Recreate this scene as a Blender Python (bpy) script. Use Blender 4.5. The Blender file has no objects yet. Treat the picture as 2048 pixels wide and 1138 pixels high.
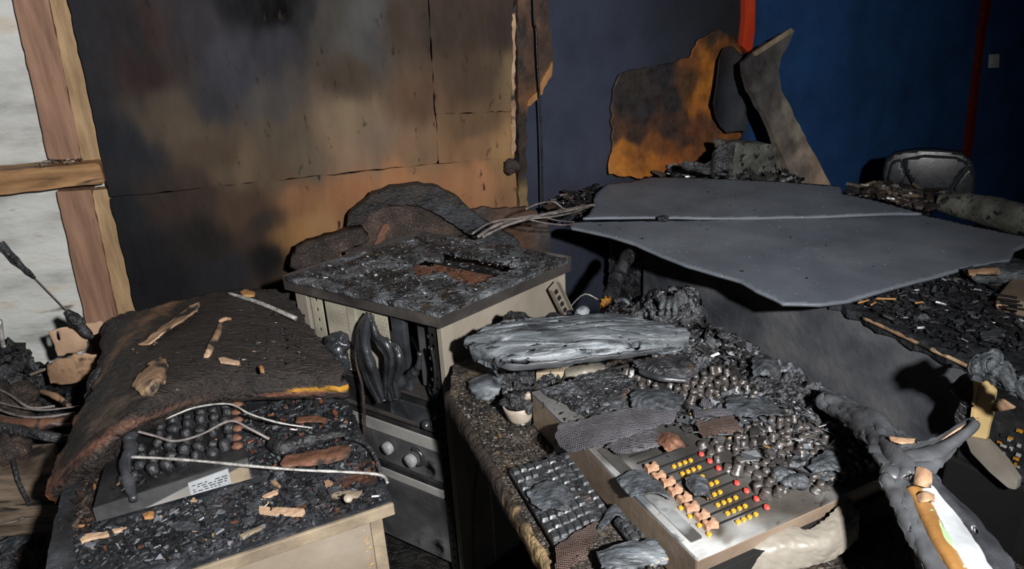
import bpy, bmesh, math, random
import numpy as np
from mathutils import Matrix, Vector

# ---------------------------------------------------------------- camera
F, CX, CY = 1450.0, 1024.0, 569.0
CAM = np.array([0.0, 0.0, 1.65])
_d = np.array([1200 - CX, 4000 - CY, F]); _d /= np.linalg.norm(_d)
_fw = np.array([0, 0, 1.0]) - _d[2] * _d; _fw /= np.linalg.norm(_fw)
ROT = np.array([np.cross(_d, _fw), _fw, -_d])
sc = bpy.context.scene
col = sc.collection
cd = bpy.data.cameras.new('camera')
cd.sensor_width = 36.0
cd.lens = F / 2048 * 36
cd.clip_start = 0.02
cam = bpy.data.objects.new('camera', cd)
col.objects.link(cam)
m = Matrix.Identity(4)
for i in range(3):
    m[i][0] = ROT[i][0]; m[i][1] = -ROT[i][1]; m[i][2] = -ROT[i][2]; m[i][3] = CAM[i]
cam.matrix_world = m
sc.camera = cam

# ---------------------------------------------------------------- light
w = bpy.data.worlds.new('world'); sc.world = w
w.use_nodes = True
w.node_tree.nodes['Background'].inputs[0].default_value = (0.60, 0.72, 1.0, 1)
w.node_tree.nodes['Background'].inputs[1].default_value = 0.035
ld = bpy.data.lights.new('torch', 'SPOT')
ld.energy = 345
ld.color = (1.0, 0.985, 0.97)
ld.spot_size = math.radians(110)
ld.spot_blend = 0.9
ld.shadow_soft_size = 0.035
lo = bpy.data.objects.new('torch', ld); col.objects.link(lo)
LPOS = Vector((0.42, -0.30, 1.90))
lo.location = LPOS
lo.rotation_euler = (Vector((-0.55, 2.4, 0.80)) - LPOS).to_track_quat('-Z', 'Y').to_euler()
sc.view_settings.view_transform = 'Standard'
sc.view_settings.look = 'None'
sc.view_settings.gamma = 1
sc.view_settings.exposure = 0.15
sc.view_settings.use_curve_mapping = False

# ---------------------------------------------------------------- helpers
rnd = random.Random(7)
nrs = np.random.RandomState(11)

def ray(px, py):
    return ROT @ np.array([(px - CX) / F, (py - CY) / F, 1.0])

def Z(px, py, z):
    v = ray(px, py); return CAM + v * ((z - CAM[2]) / v[2])

def nrm(v):
    v = np.array(v, float); return v / np.linalg.norm(v)

class Plane:
    """a plane in the room: point p, facing n (towards the viewer side)"""
    def __init__(s, p, n, up=(0, 0, 1)):
        s.p = np.array(p, float); s.n = nrm(n)
        up = np.array(up, float)
        if abs(s.n[2]) > 0.95: up = np.array([0, 1.0, 0])
        s.u = nrm(np.cross(up, s.n)); s.v = np.cross(s.n, s.u)
    def off(s, d):
        return Plane(s.p + s.n * d, s.n, s.v)
    def px(s, x, y):
        r = ray(x, y); return CAM + r * (((s.p - CAM) @ s.n) / (r @ s.n))
    def uv(s, P):
        q = np.asarray(P) - s.p; return np.stack([q @ s.u, q @ s.v], -1)
    def at(s, uv, h=0):
        uv = np.asarray(uv, float)
        return s.p + uv[..., :1] * s.u + uv[..., 1:2] * s.v + np.asarray(h)[..., None] * s.n

def HZ(z):
    return Plane((0, 0, z), (0, 0, 1))

def _h(ix, iy, seed):
    n = (ix.astype(np.int64) * 374761393 + iy.astype(np.int64) * 668265263 + seed * 974634777) & 0x7fffffff
    n = ((n ^ (n >> 13)) * 1274126177) & 0x7fffffff
    return ((n ^ (n >> 16)) & 0xffff) / 65535.0

def vn(x, y, seed=0):
    x = np.asarray(x, float); y = np.asarray(y, float)
    ix = np.floor(x); iy = np.floor(y); fx = x - ix; fy = y - iy
    ix = ix.astype(np.int64); iy = iy.astype(np.int64)
    fx = fx * fx * (3 - 2 * fx); fy = fy * fy * (3 - 2 * fy)
    a = _h(ix, iy, seed) * (1 - fx) + _h(ix + 1, iy, seed) * fx
    b = _h(ix, iy + 1, seed) * (1 - fx) + _h(ix + 1, iy + 1, seed) * fx
    return (a * (1 - fy) + b * fy) * 2 - 1

def fbm(x, y, seed=0, oct=4):
    r = 0; a = 1; t = 0
    for k in range(oct):
        r = r + a * vn(np.asarray(x) * 2 ** k, np.asarray(y) * 2 ** k, seed + k * 17); t += a; a *= 0.5
    return r / t

def worley(x, y, seed=0):
    x = np.asarray(x, float); y = np.asarray(y, float)
    ix = np.floor(x).astype(np.int64); iy = np.floor(y).astype(np.int64)
    f1 = np.full(x.shape, 9.0); f2 = np.full(x.shape, 9.0); cid = np.zeros(x.shape)
    for dx in (-1, 0, 1):
        for dy in (-1, 0, 1):
            cx, cy = ix + dx, iy + dy
            d = np.hypot(cx + _h(cx, cy, seed) - x, cy + _h(cx, cy, seed + 5) - y)
            c = _h(cx, cy, seed + 9)
            near = d < f1
            f2 = np.where(near, f1, np.minimum(f2, d)); cid = np.where(near, c, cid); f1 = np.where(near, d, f1)
    return f1, f2, cid

def crust(amp, scale, seed=0, plates=1.0):
    """height field of burnt, cracked crust"""
    def f(u, v):
        uu = u + 0.3 / scale * fbm(u * scale, v * scale, seed + 3, 2); vv = v + 0.3 / scale * fbm(u * scale, v * scale, seed + 4, 2)
        f1, f2, c = worley(uu * scale, vv * scale, seed)
        edge = np.clip((f2 - f1) * 3.5, 0, 1)
        return amp * (plates * (edge * (0.35 + 0.65 * c) - 0.5) + 0.7 * fbm(u * scale * 1.7, v * scale * 1.7, seed + 21, 4))
    return f

def lumps(amp, scale, seed=0):
    return lambda u, v: amp * fbm(u * scale, v * scale, seed, 4)

def lin(c):
    c = np.asarray(c, float) / 255.0
    return np.where(c <= 0.04045, c / 12.92, ((c + 0.055) / 1.055) ** 2.4)

def idw(samples, pl, p=2.6):
    """soot / scorch colours: samples [(x,y,(r,g,b))] marked on a plane, spread over it"""
    sp = pl.uv(np.array([pl.px(x, y) for x, y, c in samples])); sc_ = np.array([lin(c) for x, y, c in samples])
    def f(uv):
        uv = np.asarray(uv)
        j = 0.045 * np.stack([fbm(uv[:, 0] * 14, uv[:, 1] * 5, 71, 4), fbm(uv[:, 0] * 16, uv[:, 1] * 4, 72, 4)], -1)
        d = np.linalg.norm((uv + j)[:, None, :] - sp[None], axis=2) + 1e-3
        wt = d ** -p
        return (wt[..., None] * sc_[None]).sum(1) / wt.sum(1)[:, None]
    return f

# ---- objects
def T(o, label, cat, group=None, kind=None):
    if label: o['label'] = label
    if cat: o['category'] = cat
    if group: o['group'] = group
    if kind: o['kind'] = kind
    return o

def E(name, loc, label=None, cat=None, group=None):
    o = bpy.data.objects.new(name, None); col.objects.link(o); o.empty_display_size = 0.05
    o.location = Vector([float(a) for a in loc])
    return T(o, label, cat, group)

def mesh_obj(name, V, faces, mt, parent=None, smooth=False, cols=None, origin=None):
    V = np.asarray(V, float)
    if origin is None:
        origin = np.array([V[:, 0].mean(), V[:, 1].mean(), V[:, 2].min()])
    me = bpy.data.meshes.new(name)
    me.from_pydata((V - origin).tolist(), [], [list(map(int, f)) for f in faces])
    if cols is not None:
        a = me.color_attributes.new('Col', 'FLOAT_COLOR', 'POINT')
        c4 = np.concatenate([np.clip(cols, 0, 1), np.ones((len(V), 1))], 1)
        a.data.foreach_set('color', c4.ravel())
    if smooth: me.polygons.foreach_set('use_smooth', [True] * len(me.polygons))
    me.materials.append(mt)
    o = bpy.data.objects.new(name, me); col.objects.link(o)
    if parent is not None:
        o.parent = parent
        g = parent.location.copy()
        if parent.parent: g += parent.parent.location
        o.location = Vector(origin.tolist()) - g
    else:
        o.location = Vector(origin.tolist())
    return o

def inst(src, name, loc, parent, rot=None, scale=None):
    """another piece with the same mesh at world position loc"""
    o = src.copy(); col.objects.link(o); o.name = name
    o.parent = parent
    g = Vector((0, 0, 0))
    if parent is not None:
        g = parent.location.copy()
        if parent.parent: g += parent.parent.location
    o.location = Vector([float(a) for a in loc]) - g
    if rot is not None: o.rotation_euler = rot
    if scale is not None: o.scale = scale
    return o

def grid_mesh(P, thick, mask=None, nvec=None):
    """closed thin solid over an n x m grid of points"""
    n, mm = P.shape[:2]
    du = np.gradient(P, axis=1); dv = np.gradient(P, axis=0)
    N = np.cross(du, dv); N /= np.linalg.norm(N, axis=2, keepdims=True) + 1e-12
    if nvec is not None: N = np.broadcast_to(np.asarray(nvec, float), P.shape)
    top = P.reshape(-1, 3); bot = (P - N * (np.asarray(thick)[..., None] if np.ndim(thick) else thick)).reshape(-1, 3)
    K = n * mm
    V = np.concatenate([top, bot]); faces = []
    keep = np.ones((n - 1, mm - 1), bool) if mask is None else mask
    idx = np.arange(K).reshape(n, mm)
    for i in range(n - 1):
        for j in range(mm - 1):
            if not keep[i, j]: continue
            a, b, c, d = idx[i, j], idx[i, j + 1], idx[i + 1, j + 1], idx[i + 1, j]
            faces.append((a, b, c, d)); faces.append((a + K, d + K, c + K, b + K))
            if i == 0 or not keep[i - 1, j]: faces.append((b, a, a + K, b + K))
            if i == n - 2 or not keep[i + 1, j]: faces.append((d, c, c + K, d + K))
            if j == 0 or not keep[i, j - 1]: faces.append((a, d, d + K, a + K))
            if j == mm - 2 or not keep[i, j + 1]: faces.append((c, b, b + K, c + K))
    used = np.unique(np.array([k for f in faces for k in f]))
    rm = -np.ones(2 * K, int); rm[used] = np.arange(len(used))
    return V[used], [[rm[k] for k in f] for f in faces], used, K

def inpoly(p, poly):
    x, y = p[..., 0], p[..., 1]; r = np.zeros(x.shape, bool); j = len(poly) - 1
    for i in range(len(poly)):
        xi, yi = poly[i]; xj, yj = poly[j]
        c = ((yi > y) != (yj > y)) & (x < (xj - xi) * (y - yi) / (yj - yi + 1e-15) + xi)
        r ^= c; j = i
    return r

def jagpoly(poly, amp, step, seed=0):
    out = []; rr = random.Random(seed + 100)
    for i in range(len(poly)):
        a = np.array(poly[i]); b = np.array(poly[(i + 1) % len(poly)]); L = np.linalg.norm(b - a)
        k = max(1, int(L / step)); t = (b - a) / (L + 1e-9); nn = np.array([-t[1], t[0]])
        for q in range(k):
            o_ = 0 if q == 0 else rr.uniform(-1, 1) * amp
            out.append(a + (b - a) * ((q + (rr.uniform(-.3, .3) if q else 0)) / k) + nn * o_)
    return np.array(out)

def plate(name, poly, pl, thick, mt, parent=None, cell=0.01, disp=None, colf=None, jag=None, holes=(), smooth=False, seed=0, world=False, edge=None):
    """a flat piece with a free outline (marked points on plane pl), real thickness and relief"""
    P2 = pl.uv(np.array(poly, float)) if world else pl.uv(np.array([pl.px(*q) for q in poly]))
    if jag: P2 = jagpoly(P2, jag[0], jag[1], seed)
    H2 = []
    for h in holes:
        q = pl.uv(np.array(h, float)) if world else pl.uv(np.array([pl.px(*a) for a in h]))
        H2.append(jagpoly(q, 0.004, 0.012, seed + 3))
    lo_ = P2.min(0) - cell; hi = P2.max(0) + cell
    nu = int((hi[0] - lo_[0]) / cell) + 2; nv = int((hi[1] - lo_[1]) / cell) + 2
    gu, gv = np.meshgrid(lo_[0] + np.arange(nu) * cell, lo_[1] + np.arange(nv) * cell)
    uv = np.stack([gu, gv], -1)
    cen = (uv[:-1, :-1] + uv[1:, 1:]) / 2
    keep = inpoly(cen, P2)
    for h in H2: keep &= ~inpoly(cen, h)
    # snap the border of the kept cells onto the outline
    cnt = np.zeros((nv, nu), int)
    for a in (0, 1):
        for b in (0, 1):
            cnt[a:a + nv - 1, b:b + nu - 1] += keep
    bd = (cnt > 0) & (cnt < 4)
    bi = np.argwhere(bd)
    if len(bi):
        q = uv[bd]; best = np.full(len(q), 9.0); bp = q.copy()
        for ring in [P2] + H2:
            for i in range(len(ring)):
                a = ring[i]; b = ring[(i + 1) % len(ring)]; ab = b - a
                t = np.clip(((q - a) @ ab) / (ab @ ab + 1e-12), 0, 1); c = a + t[:, None] * ab
                d = np.linalg.norm(c - q, axis=1); s_ = d < best
                best[s_] = d[s_]; bp[s_] = c[s_]
        ok = best < cell * 1.2
        q[ok] = bp[ok]; uv[bd] = q
    h = disp(uv[..., 0], uv[..., 1]) if disp else np.zeros(uv.shape[:2])
    P = pl.at(uv, h)
    if edge: P = edge(P, uv)
    V, Fc, used, K = grid_mesh(P, thick, keep, pl.n)
    if thick and disp is not None:      # flat underside
        pass
    cols = None
    if colf is not None:
        c = colf(uv.reshape(-1, 2)); cols = np.concatenate([c, c])[used]
    return mesh_obj(name, V, Fc, mt, parent, smooth, cols)

def cr(p0, p1, p2, p3, t):
    return 0.5 * ((2 * p1) + (-p0 + p2) * t + (2 * p0 - 5 * p1 + 4 * p2 - p3) * t * t + (-p0 + 3 * p1 - 3 * p2 + p3) * t ** 3)

def interp(A, k):
    """Catmull-Rom upsampling of A along axis 0 to k points per span"""
    n = len(A); out = []
    for i in range(n - 1):
        p0 = A[max(i - 1, 0)]; p1 = A[i]; p2 = A[i + 1]; p3 = A[min(i + 2, n - 1)]
        for q in range(k): out.append(cr(p0, p1, p2, p3, q / k))
    out.append(A[-1]); return np.array(out)

def sheet(name, net, thick, mt, parent=None, k=(10, 10), disp=None, jag=0.0, mask=None, smooth=True, seed=0, world=False, cols=None):
    """a warped sheet through a net of points (x, y, height)"""
    A = np.array(net, float) if world else np.array([[Z(*q) for q in row] for row in net])
    P = interp(A, k[0]); P = np.swapaxes(interp(np.swapaxes(P, 0, 1), k[1]), 0, 1)
    n, mm = P.shape[:2]
    if jag:
        s, t = np.meshgrid(np.linspace(0, 1, mm), np.linspace(0, 1, n))
        e = np.maximum.reduce([np.clip(1 - 8 * np.minimum(s, 1 - s), 0, 1), np.clip(1 - 8 * np.minimum(t, 1 - t), 0, 1)])
        q = P[..., :2] * 45
        P = P + (jag * e)[..., None] * np.stack([fbm(q[..., 0], q[..., 1], seed + 1, 3), fbm(q[..., 0], q[..., 1], seed + 2, 3), 0.4 * fbm(q[..., 0], q[..., 1], seed + 8, 3)], -1)
    if disp is not None:
        du = np.gradient(P, axis=1); dv = np.gradient(P, axis=0)
        N = np.cross(du, dv); N /= np.linalg.norm(N, axis=2, keepdims=True) + 1e-12
        su = np.cumsum(np.linalg.norm(du, axis=2), 1); sv = np.cumsum(np.linalg.norm(dv, axis=2), 0)
        P = P + N * disp(su, sv)[..., None]
    mk = None
    if mask is not None:
        s, t = np.meshgrid((np.arange(mm - 1) + .5) / (mm - 1), (np.arange(n - 1) + .5) / (n - 1)); mk = mask(s, t)
    V, Fc, used, K = grid_mesh(P, thick, mk)
    cc = None
    if cols is not None:
        s, t = np.meshgrid(np.linspace(0, 1, mm), np.linspace(0, 1, n))
        c = cols(s, t, P).reshape(-1, 3); cc = np.concatenate([c, c])[used]
    return mesh_obj(name, V, Fc, mt, parent, smooth, cc)

def tube_data(pts, r, seg=8, k=6, wob=0.0, seed=0):
    pts = np.array(pts, float)
    P = interp(pts, k) if len(pts) > 2 else interp(np.array([pts[0], (pts[0] + pts[-1]) / 2, pts[-1]]), k)
    R = np.asarray(r, float)
    R = np.interp(np.linspace(0, 1, len(P)), np.linspace(0, 1, R.size), R) if R.size > 1 else np.full(len(P), float(R))
    if wob:
        i = np.arange(len(P)); R = R * (1 + wob * fbm(i * .6, i * 0 + seed, seed, 3))
    t = np.gradient(P, axis=0); t /= np.linalg.norm(t, axis=1, keepdims=True) + 1e-12
    up = np.array([0.13, 0.2, 0.97]); a = np.cross(t, up); a /= np.linalg.norm(a, axis=1, keepdims=True) + 1e-9; b = np.cross(t, a)
    V = []; Fc = []
    for i in range(len(P)):
        for s in range(seg):
            an = 2 * math.pi * s / seg
            V.append(P[i] + R[i] * (math.cos(an) * a[i] + math.sin(an) * b[i]))
    for i in range(len(P) - 1):
        for s in range(seg):
            s2 = (s + 1) % seg
            Fc.append((i * seg + s, i * seg + s2, (i + 1) * seg + s2, (i + 1) * seg + s))
    Fc.append(tuple(range(seg))[::-1]); Fc.append(tuple((len(P) - 1) * seg + s for s in range(seg)))
    return np.array(V), Fc

def tube(name, pts, r, mt, parent=None, seg=8, k=6, wob=0.0, seed=0, world=True):
    if not world: pts = [Z(*q) for q in pts]
    V, Fc = tube_data(pts, r, seg, k, wob, seed)
    return mesh_obj(name, V, Fc, mt, parent, True)

def boxv(c, u, v, n, hu, hv, hn):
    """8 corners of a box: centre c, axes u v n, half sizes"""
    V = [np.asarray(c) + a * hu * np.asarray(u) + b * hv * np.asarray(v) + d * hn * np.asarray(n) for d in (-1, 1) for b in (-1, 1) for a in (-1, 1)]
    Fc = [(0, 2, 3, 1), (4, 5, 7, 6), (0, 1, 5, 4), (2, 6, 7, 3), (0, 4, 6, 2), (1, 3, 7, 5)]
    return V, Fc

def bevel_obj(o, wd, seg=2):
    md = o.modifiers.new('bevel', 'BEVEL'); md.width = wd; md.segments = seg; md.limit_method = 'ANGLE'
    return o

def box(name, c, u, v, n, su, sv, sn, mt, parent=None, bev=0.0):
    V, Fc = boxv(c, u, v, n, su / 2, sv / 2, sn / 2)
    o = mesh_obj(name, V, Fc, mt, parent)
    if bev: bevel_obj(o, bev)
    return o

def prism(name, poly, z0, z1, mt, parent=None, bev=0.0, ztop=None):
    """upright prism over a plan outline (world x, y)"""
    n = len(poly); V = [(p[0], p[1], z0) for p in poly] + [(p[0], p[1], (ztop[i] if ztop else z1)) for i, p in enumerate(poly)]
    ar = sum(poly[i][0] * poly[(i + 1) % n][1] - poly[(i + 1) % n][0] * poly[i][1] for i in range(n))
    Fc = [tuple(range(n))[::-1], tuple(range(n, 2 * n))] + [(i, (i + 1) % n, n + (i + 1) % n, n + i) for i in range(n)]
    if ar < 0: Fc = [f[::-1] for f in Fc]
    o = mesh_obj(name, V, Fc, mt, parent)
    if bev: bevel_obj(o, bev)
    return o

_ico = {}
def ico(sub):
    if sub not in _ico:
        bm = bmesh.new(); bmesh.ops.create_icosphere(bm, subdivisions=sub, radius=1)
        _ico[sub] = (np.array([v.co[:] for v in bm.verts]), [[v.index for v in f.verts] for f in bm.faces]); bm.free()
    return _ico[sub]

def blob(name, c, rad, mt, parent=None, noise=0.25, freq=2.2, sub=3, seed=0, cut=None):
    V, Fc = ico(sub)
    V = V.copy()
    q = 1 + noise * (fbm(V[:, 0] * freq + seed, V[:, 1] * freq + V[:, 2] * 1.7, seed, 3) + fbm(V[:, 2] * freq, V[:, 0] * freq + V[:, 1] + seed, seed + 9, 3)) * 0.9
    V = V * q[:, None] * np.asarray(rad)
    if cut is not None: V[:, 2] = np.maximum(V[:, 2], cut)
    return mesh_obj(name, V + np.asarray(c), Fc, mt, parent, True)

def lathe(name, prof, c, mt, parent=None, seg=20, tilt=(0, 0, 0), wob=0.0, seed=0):
    """turned body from (radius, height) profile"""
    R = np.array(Matrix.Rotation(tilt[0], 3, 'X') @ Matrix.Rotation(tilt[1], 3, 'Y'))
    V = []; Fc = []
    for i, (r, h) in enumerate(prof):
        for s in range(seg):
            a = 2 * math.pi * s / seg; q = r * (1 + wob * math.sin(a * 3 + seed + i * .4) + wob * math.sin(a * 5 + seed * 2))
            V.append(R @ np.array([q * math.cos(a), q * math.sin(a), h]) + np.asarray(c))
    for i in range(len(prof) - 1):
        for s in range(seg):
            s2 = (s + 1) % seg
            Fc.append((i * seg + s, i * seg + s2, (i + 1) * seg + s2, (i + 1) * seg + s))
    Fc.append(tuple(range(seg))[::-1]); Fc.append(tuple((len(prof) - 1) * seg + s for s in range(seg)))
    return mesh_obj(name, V, Fc, mt, parent, True)

def debris(name, poly, z, N, size, palette, label, cat, seed=0, world=False, lift=0.0, flat=0.35, disp=None, parent=None, zf=None):
    """uncountable chips of charcoal and ash lying on a surface"""
    pl = HZ(z); rs = np.random.RandomState(seed)
    P2 = np.array(poly, float) if world else np.array([pl.px(*q)[:2] for q in poly])
    lo_, hi = P2.min(0), P2.max(0); pts = []
    while len(pts) < N:
        q = lo_ + rs.rand(N * 2, 2) * (hi - lo_); pts += list(q[inpoly(q, P2)])
    pts = np.array(pts[:N])
    V = []; Fc = []; C = []
    wts = np.array([p[0] for p in palette]); wts = wts / wts.sum(); cl = [lin(p[1]) for p in palette]
    for i in range(N):
        s = size[0] + (size[1] - size[0]) * rs.rand() ** 3
        a = rs.rand() * 6.28; b = (rs.rand() - .5) * 1.0; e = (rs.rand() - .5) * 1.0
        R = np.array(Matrix.Rotation(a, 3, 'Z') @ Matrix.Rotation(b, 3, 'X') @ Matrix.Rotation(e, 3, 'Y'))
        k = 5
        an = np.sort(rs.rand(k)) * 6.28; rr = s * (0.55 + 0.6 * rs.rand(k)); el = 0.4 + 0.9 * rs.rand()
        ring = np.stack([np.cos(an) * rr, np.sin(an) * rr * el, np.zeros(k)], 1); th = s * flat
        h = (zf(pts[i][0], pts[i][1]) if zf else z) + lift + rs.rand() * s * .5
        top = (ring + [0, 0, th]) @ R.T + [pts[i][0], pts[i][1], h]; bot = (ring * 1.05) @ R.T + [pts[i][0], pts[i][1], h]
        o_ = len(V); V += list(top) + list(bot)
        Fc.append([o_ + q for q in range(k)])
        for q in range(k): Fc.append([o_ + q, o_ + k + q, o_ + k + (q + 1) % k, o_ + (q + 1) % k])
        c = cl[rs.choice(len(cl), p=wts)] * (0.7 + 0.6 * rs.rand()); C += [c] * (2 * k)
    o = mesh_obj(name, np.array(V), Fc, MT['flake'], parent, False, np.array(C))
    return T(o, label if parent is None else None, cat if parent is None else None, kind='stuff')

# ---------------------------------------------------------------- materials
MT = {}
def mat(name, ramp=None, scale=10, detail=6, stretch=(1, 1, 1), rough=(.45, .85), bump=.25, bscale=60, crack=0, cscale=40,
        attr=False, fleck=None, metal=0.0, spec=.5, wave=None, dist=0.0, bdist=0.01):
    mt = bpy.data.materials.new(name); mt.use_nodes = True
    nt = mt.node_tree; N = nt.nodes; L = nt.links
    b = N['Principled BSDF']
    tc = N.new('ShaderNodeTexCoord'); mp = N.new('ShaderNodeMapping'); mp.inputs['Scale'].default_value = stretch
    L.new(tc.outputs['Object'], mp.inputs['Vector'])
    def noise(s, d=6, dst=0.0):
        n = N.new('ShaderNodeTexNoise'); n.inputs['Scale'].default_value = s; n.inputs['Detail'].default_value = d
        n.inputs['Distortion'].default_value = dst; L.new(mp.outputs['Vector'], n.inputs['Vector']); return n.outputs['Fac']
    base = noise(scale, detail, dist)
    cr_ = N.new('ShaderNodeValToRGB'); L.new(base, cr_.inputs['Fac'])
    ramp = ramp or [(.3, (150, 150, 150)), (.7, (255, 255, 255))]
    el = cr_.color_ramp.elements
    while len(el) < len(ramp): el.new(0.5)
    for e, (p, c) in zip(el, ramp):
        e.position = p; e.color = (*lin(c), 1)
    color = cr_.outputs['Color']
    if attr:
        at = N.new('ShaderNodeAttribute'); at.attribute_name = 'Col'
        mx = N.new('ShaderNodeMix'); mx.data_type = 'RGBA'; mx.blend_type = 'MULTIPLY'; mx.inputs[0].default_value = 1
        L.new(at.outputs['Color'], mx.inputs[6]); L.new(color, mx.inputs[7]); color = mx.outputs[2]
    for fl in (fleck or []):
        fc, th, fs = fl[:3]
        n = noise(fs, 3); r2 = N.new('ShaderNodeValToRGB'); L.new(n, r2.inputs['Fac'])
        r2.color_ramp.elements[0].position = th; r2.color_ramp.elements[1].position = min(1, th + (fl[3] if len(fl) > 3 else .06))
        mx = N.new('ShaderNodeMix'); mx.data_type = 'RGBA'; L.new(r2.outputs['Color'], mx.inputs[0])
        L.new(color, mx.inputs[6]); mx.inputs[7].default_value = (*lin(fc), 1); color = mx.outputs[2]
    L.new(color, b.inputs['Base Color'])
    mr = N.new('ShaderNodeMapRange'); L.new(noise(scale * 2.3 + 5, 4), mr.inputs['Value'])
    mr.inputs['From Min'].default_value = .35; mr.inputs['From Max'].default_value = .65
    mr.inputs['To Min'].default_value = rough[0]; mr.inputs['To Max'].default_value = rough[1]
    L.new(mr.outputs['Result'], b.inputs['Roughness'])
    b.inputs['Metallic'].default_value = metal
    b.inputs['Specular IOR Level'].default_value = spec
    h = noise(bscale, 8)
    if crack:
        vo = N.new('ShaderNodeTexVoronoi'); vo.feature = 'DISTANCE_TO_EDGE'; vo.inputs['Scale'].default_value = cscale
        L.new(mp.outputs['Vector'], vo.inputs['Vector'])
        c2 = N.new('ShaderNodeMath'); c2.operation = 'MINIMUM'; L.new(vo.outputs['Distance'], c2.inputs[0]); c2.inputs[1].default_value = .12
        ad = N.new('ShaderNodeMath'); ad.operation = 'MULTIPLY_ADD'; L.new(c2.outputs[0], ad.inputs[0]); ad.inputs[1].default_value = crack * 8; L.new(h, ad.inputs[2]); h = ad.outputs[0]
    if wave:
        for rot in (0, 1):
            wv = N.new('ShaderNodeTexWave'); wv.inputs['Scale'].default_value = wave; wv.inputs['Distortion'].default_value = 1.5
            wv.bands_direction = 'X' if rot else 'Y'; L.new(mp.outputs['Vector'], wv.inputs['Vector'])
            ad = N.new('ShaderNodeMath'); ad.operation = 'MULTIPLY_ADD'; L.new(wv.outputs['Fac'], ad.inputs[0]); ad.inputs[1].default_value = .8; L.new(h, ad.inputs[2]); h = ad.outputs[0]
    bp = N.new('ShaderNodeBump'); bp.inputs['Strength'].default_value = bump; bp.inputs['Distance'].default_value = bdist
    L.new(h, bp.inputs['Height']); L.new(bp.outputs['Normal'], b.inputs['Normal'])
    MT[name] = mt
    return mt

mat('concrete', [(.28, (140, 140, 136)), (.45, (196, 197, 193)), (.6, (216, 218, 215)), (.75, (206, 196, 180))], 4.5, 10, (.8, .8, 2.2), (.6, .9), .5, 30, fleck=[((120, 118, 114), .66, 9, .1), ((205, 180, 150), .66, 4, .15)])
mat('stud_brown', [(.3, (120, 90, 72)), (.55, (152, 116, 94)), (.75, (170, 134, 112))], 6, 6, (6, 6, .6), (.6, .85), .2, 40, fleck=[((84, 58, 44), .68, 10, .1)])
mat('stud_yellow', [(.3, (132, 106, 76)), (.55, (174, 144, 108)), (.75, (196, 168, 128))], 6, 6, (5, 5, .8), (.6, .85), .2, 40, fleck=[((52, 44, 42), .62, 5, .12)])
mat('beam_wood', [(.3, (104, 76, 48)), (.5, (152, 114, 76)), (.72, (182, 142, 100))], 5, 6, (1.2, 3, 8), (.55, .85), .3, 40, fleck=[((44, 36, 36), .62, 4, .1)])
mat('panel', [(.25, (206, 206, 208)), (.5, (230, 229, 228)), (.75, (246, 244, 240))], 9, 8, (1.6, 1.6, .6), (.75, .95), .15, 30, attr=True, spec=.15, fleck=[((44, 36, 34), .66, 26, .10)])
mat('blackwall', [(.25, (200, 200, 200)), (.6, (240, 240, 240))], 6, 6, (1, 1, .8), (.65, .9), .12, 50, attr=True, spec=.3)
mat('attr', [(.3, (175, 175, 175)), (.65, (245, 245, 245))], 14, 8, (1, 1, 1), (.45, .85), .3, 50, attr=True)
mat('flake', [(.3, (190, 190, 190)), (.65, (255, 255, 255))], 30, 3, (1, 1, 1), (.22, .6), .1, 90, attr=True, spec=.7)
mat('red', [(.3, (170, 50, 28)), (.7, (206, 76, 46))], 8, 4, (1, 1, .4), (.2, .45), .15, 60)
mat('char', [(.3, (20, 20, 22)), (.48, (42, 42, 45)), (.62, (72, 74, 78)), (.78, (108, 112, 118))], 16, 9, (1, 1, 1), (.22, .7), .9, 90, crack=.18, cscale=46, dist=.6, fleck=[((120, 124, 130), .66, 90, .05), ((84, 60, 36), .68, 26, .06)], spec=.6)
mat('char_brown', [(.3, (34, 28, 26)), (.5, (56, 46, 42)), (.7, (84, 68, 58))], 14, 8, (1, 1, 1), (.5, .85), .6, 110, crack=.35, cscale=80, fleck=[((24, 22, 22), .6, 8, .15), ((150, 120, 90), .7, 60, .05)])
mat('char_lid', [(.28, (18, 18, 19)), (.44, (42, 42, 44)), (.56, (80, 83, 87)), (.72, (126, 131, 137))], 13, 10, (1, 1.0, 1), (.15, .6), 1.0, 110, crack=.12, cscale=60, dist=.8, fleck=[((150, 152, 156), .66, 110, .05), ((74, 58, 30), .62, 14, .12)], spec=.8)
mat('ply_black', [(.3, (22, 20, 20)), (.5, (44, 38, 37)), (.7, (74, 60, 54))], 12, 8, (1, 1, 1), (.4, .8), .7, 90, crack=.4, cscale=55, fleck=[((112, 78, 58), .64, 5, .12), ((170, 140, 110), .74, 90, .04)], attr=False)
mat('lidrim', [(.3, (36, 34, 34)), (.6, (62, 58, 56)), (.75, (96, 90, 84))], 7, 6, (1, 1, 1), (.4, .7), .15, 60)
mat('rack_metal', [(.3, (112, 104, 94)), (.55, (140, 132, 120)), (.75, (162, 154, 142))], 4, 6, (1, 1, .7), (.4, .65), .08, 80, fleck=[((50, 46, 42), .67, 5, .14)], metal=.1)
mat('rack_inner', [(.3, (130, 126, 112)), (.6, (178, 172, 154)), (.75, (204, 198, 180))], 9, 6, (1, 1, 1), (.35, .6), .1, 80, metal=0, fleck=[((40, 38, 36), .64, 8, .1)])
mat('dark_metal', [(.3, (18, 18, 19)), (.6, (36, 36, 38)), (.75, (60, 60, 62))], 10, 6, (1, 1, 1), (.25, .6), .25, 60, fleck=[((88, 88, 90), .68, 12, .08)])
mat('amp_face', [(.3, (44, 44, 45)), (.55, (76, 76, 77)), (.75, (116, 116, 116))], 8, 6, (1, 1, 1), (.25, .55), .2, 60, fleck=[((10, 10, 10), .62, 10, .08)])
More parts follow.
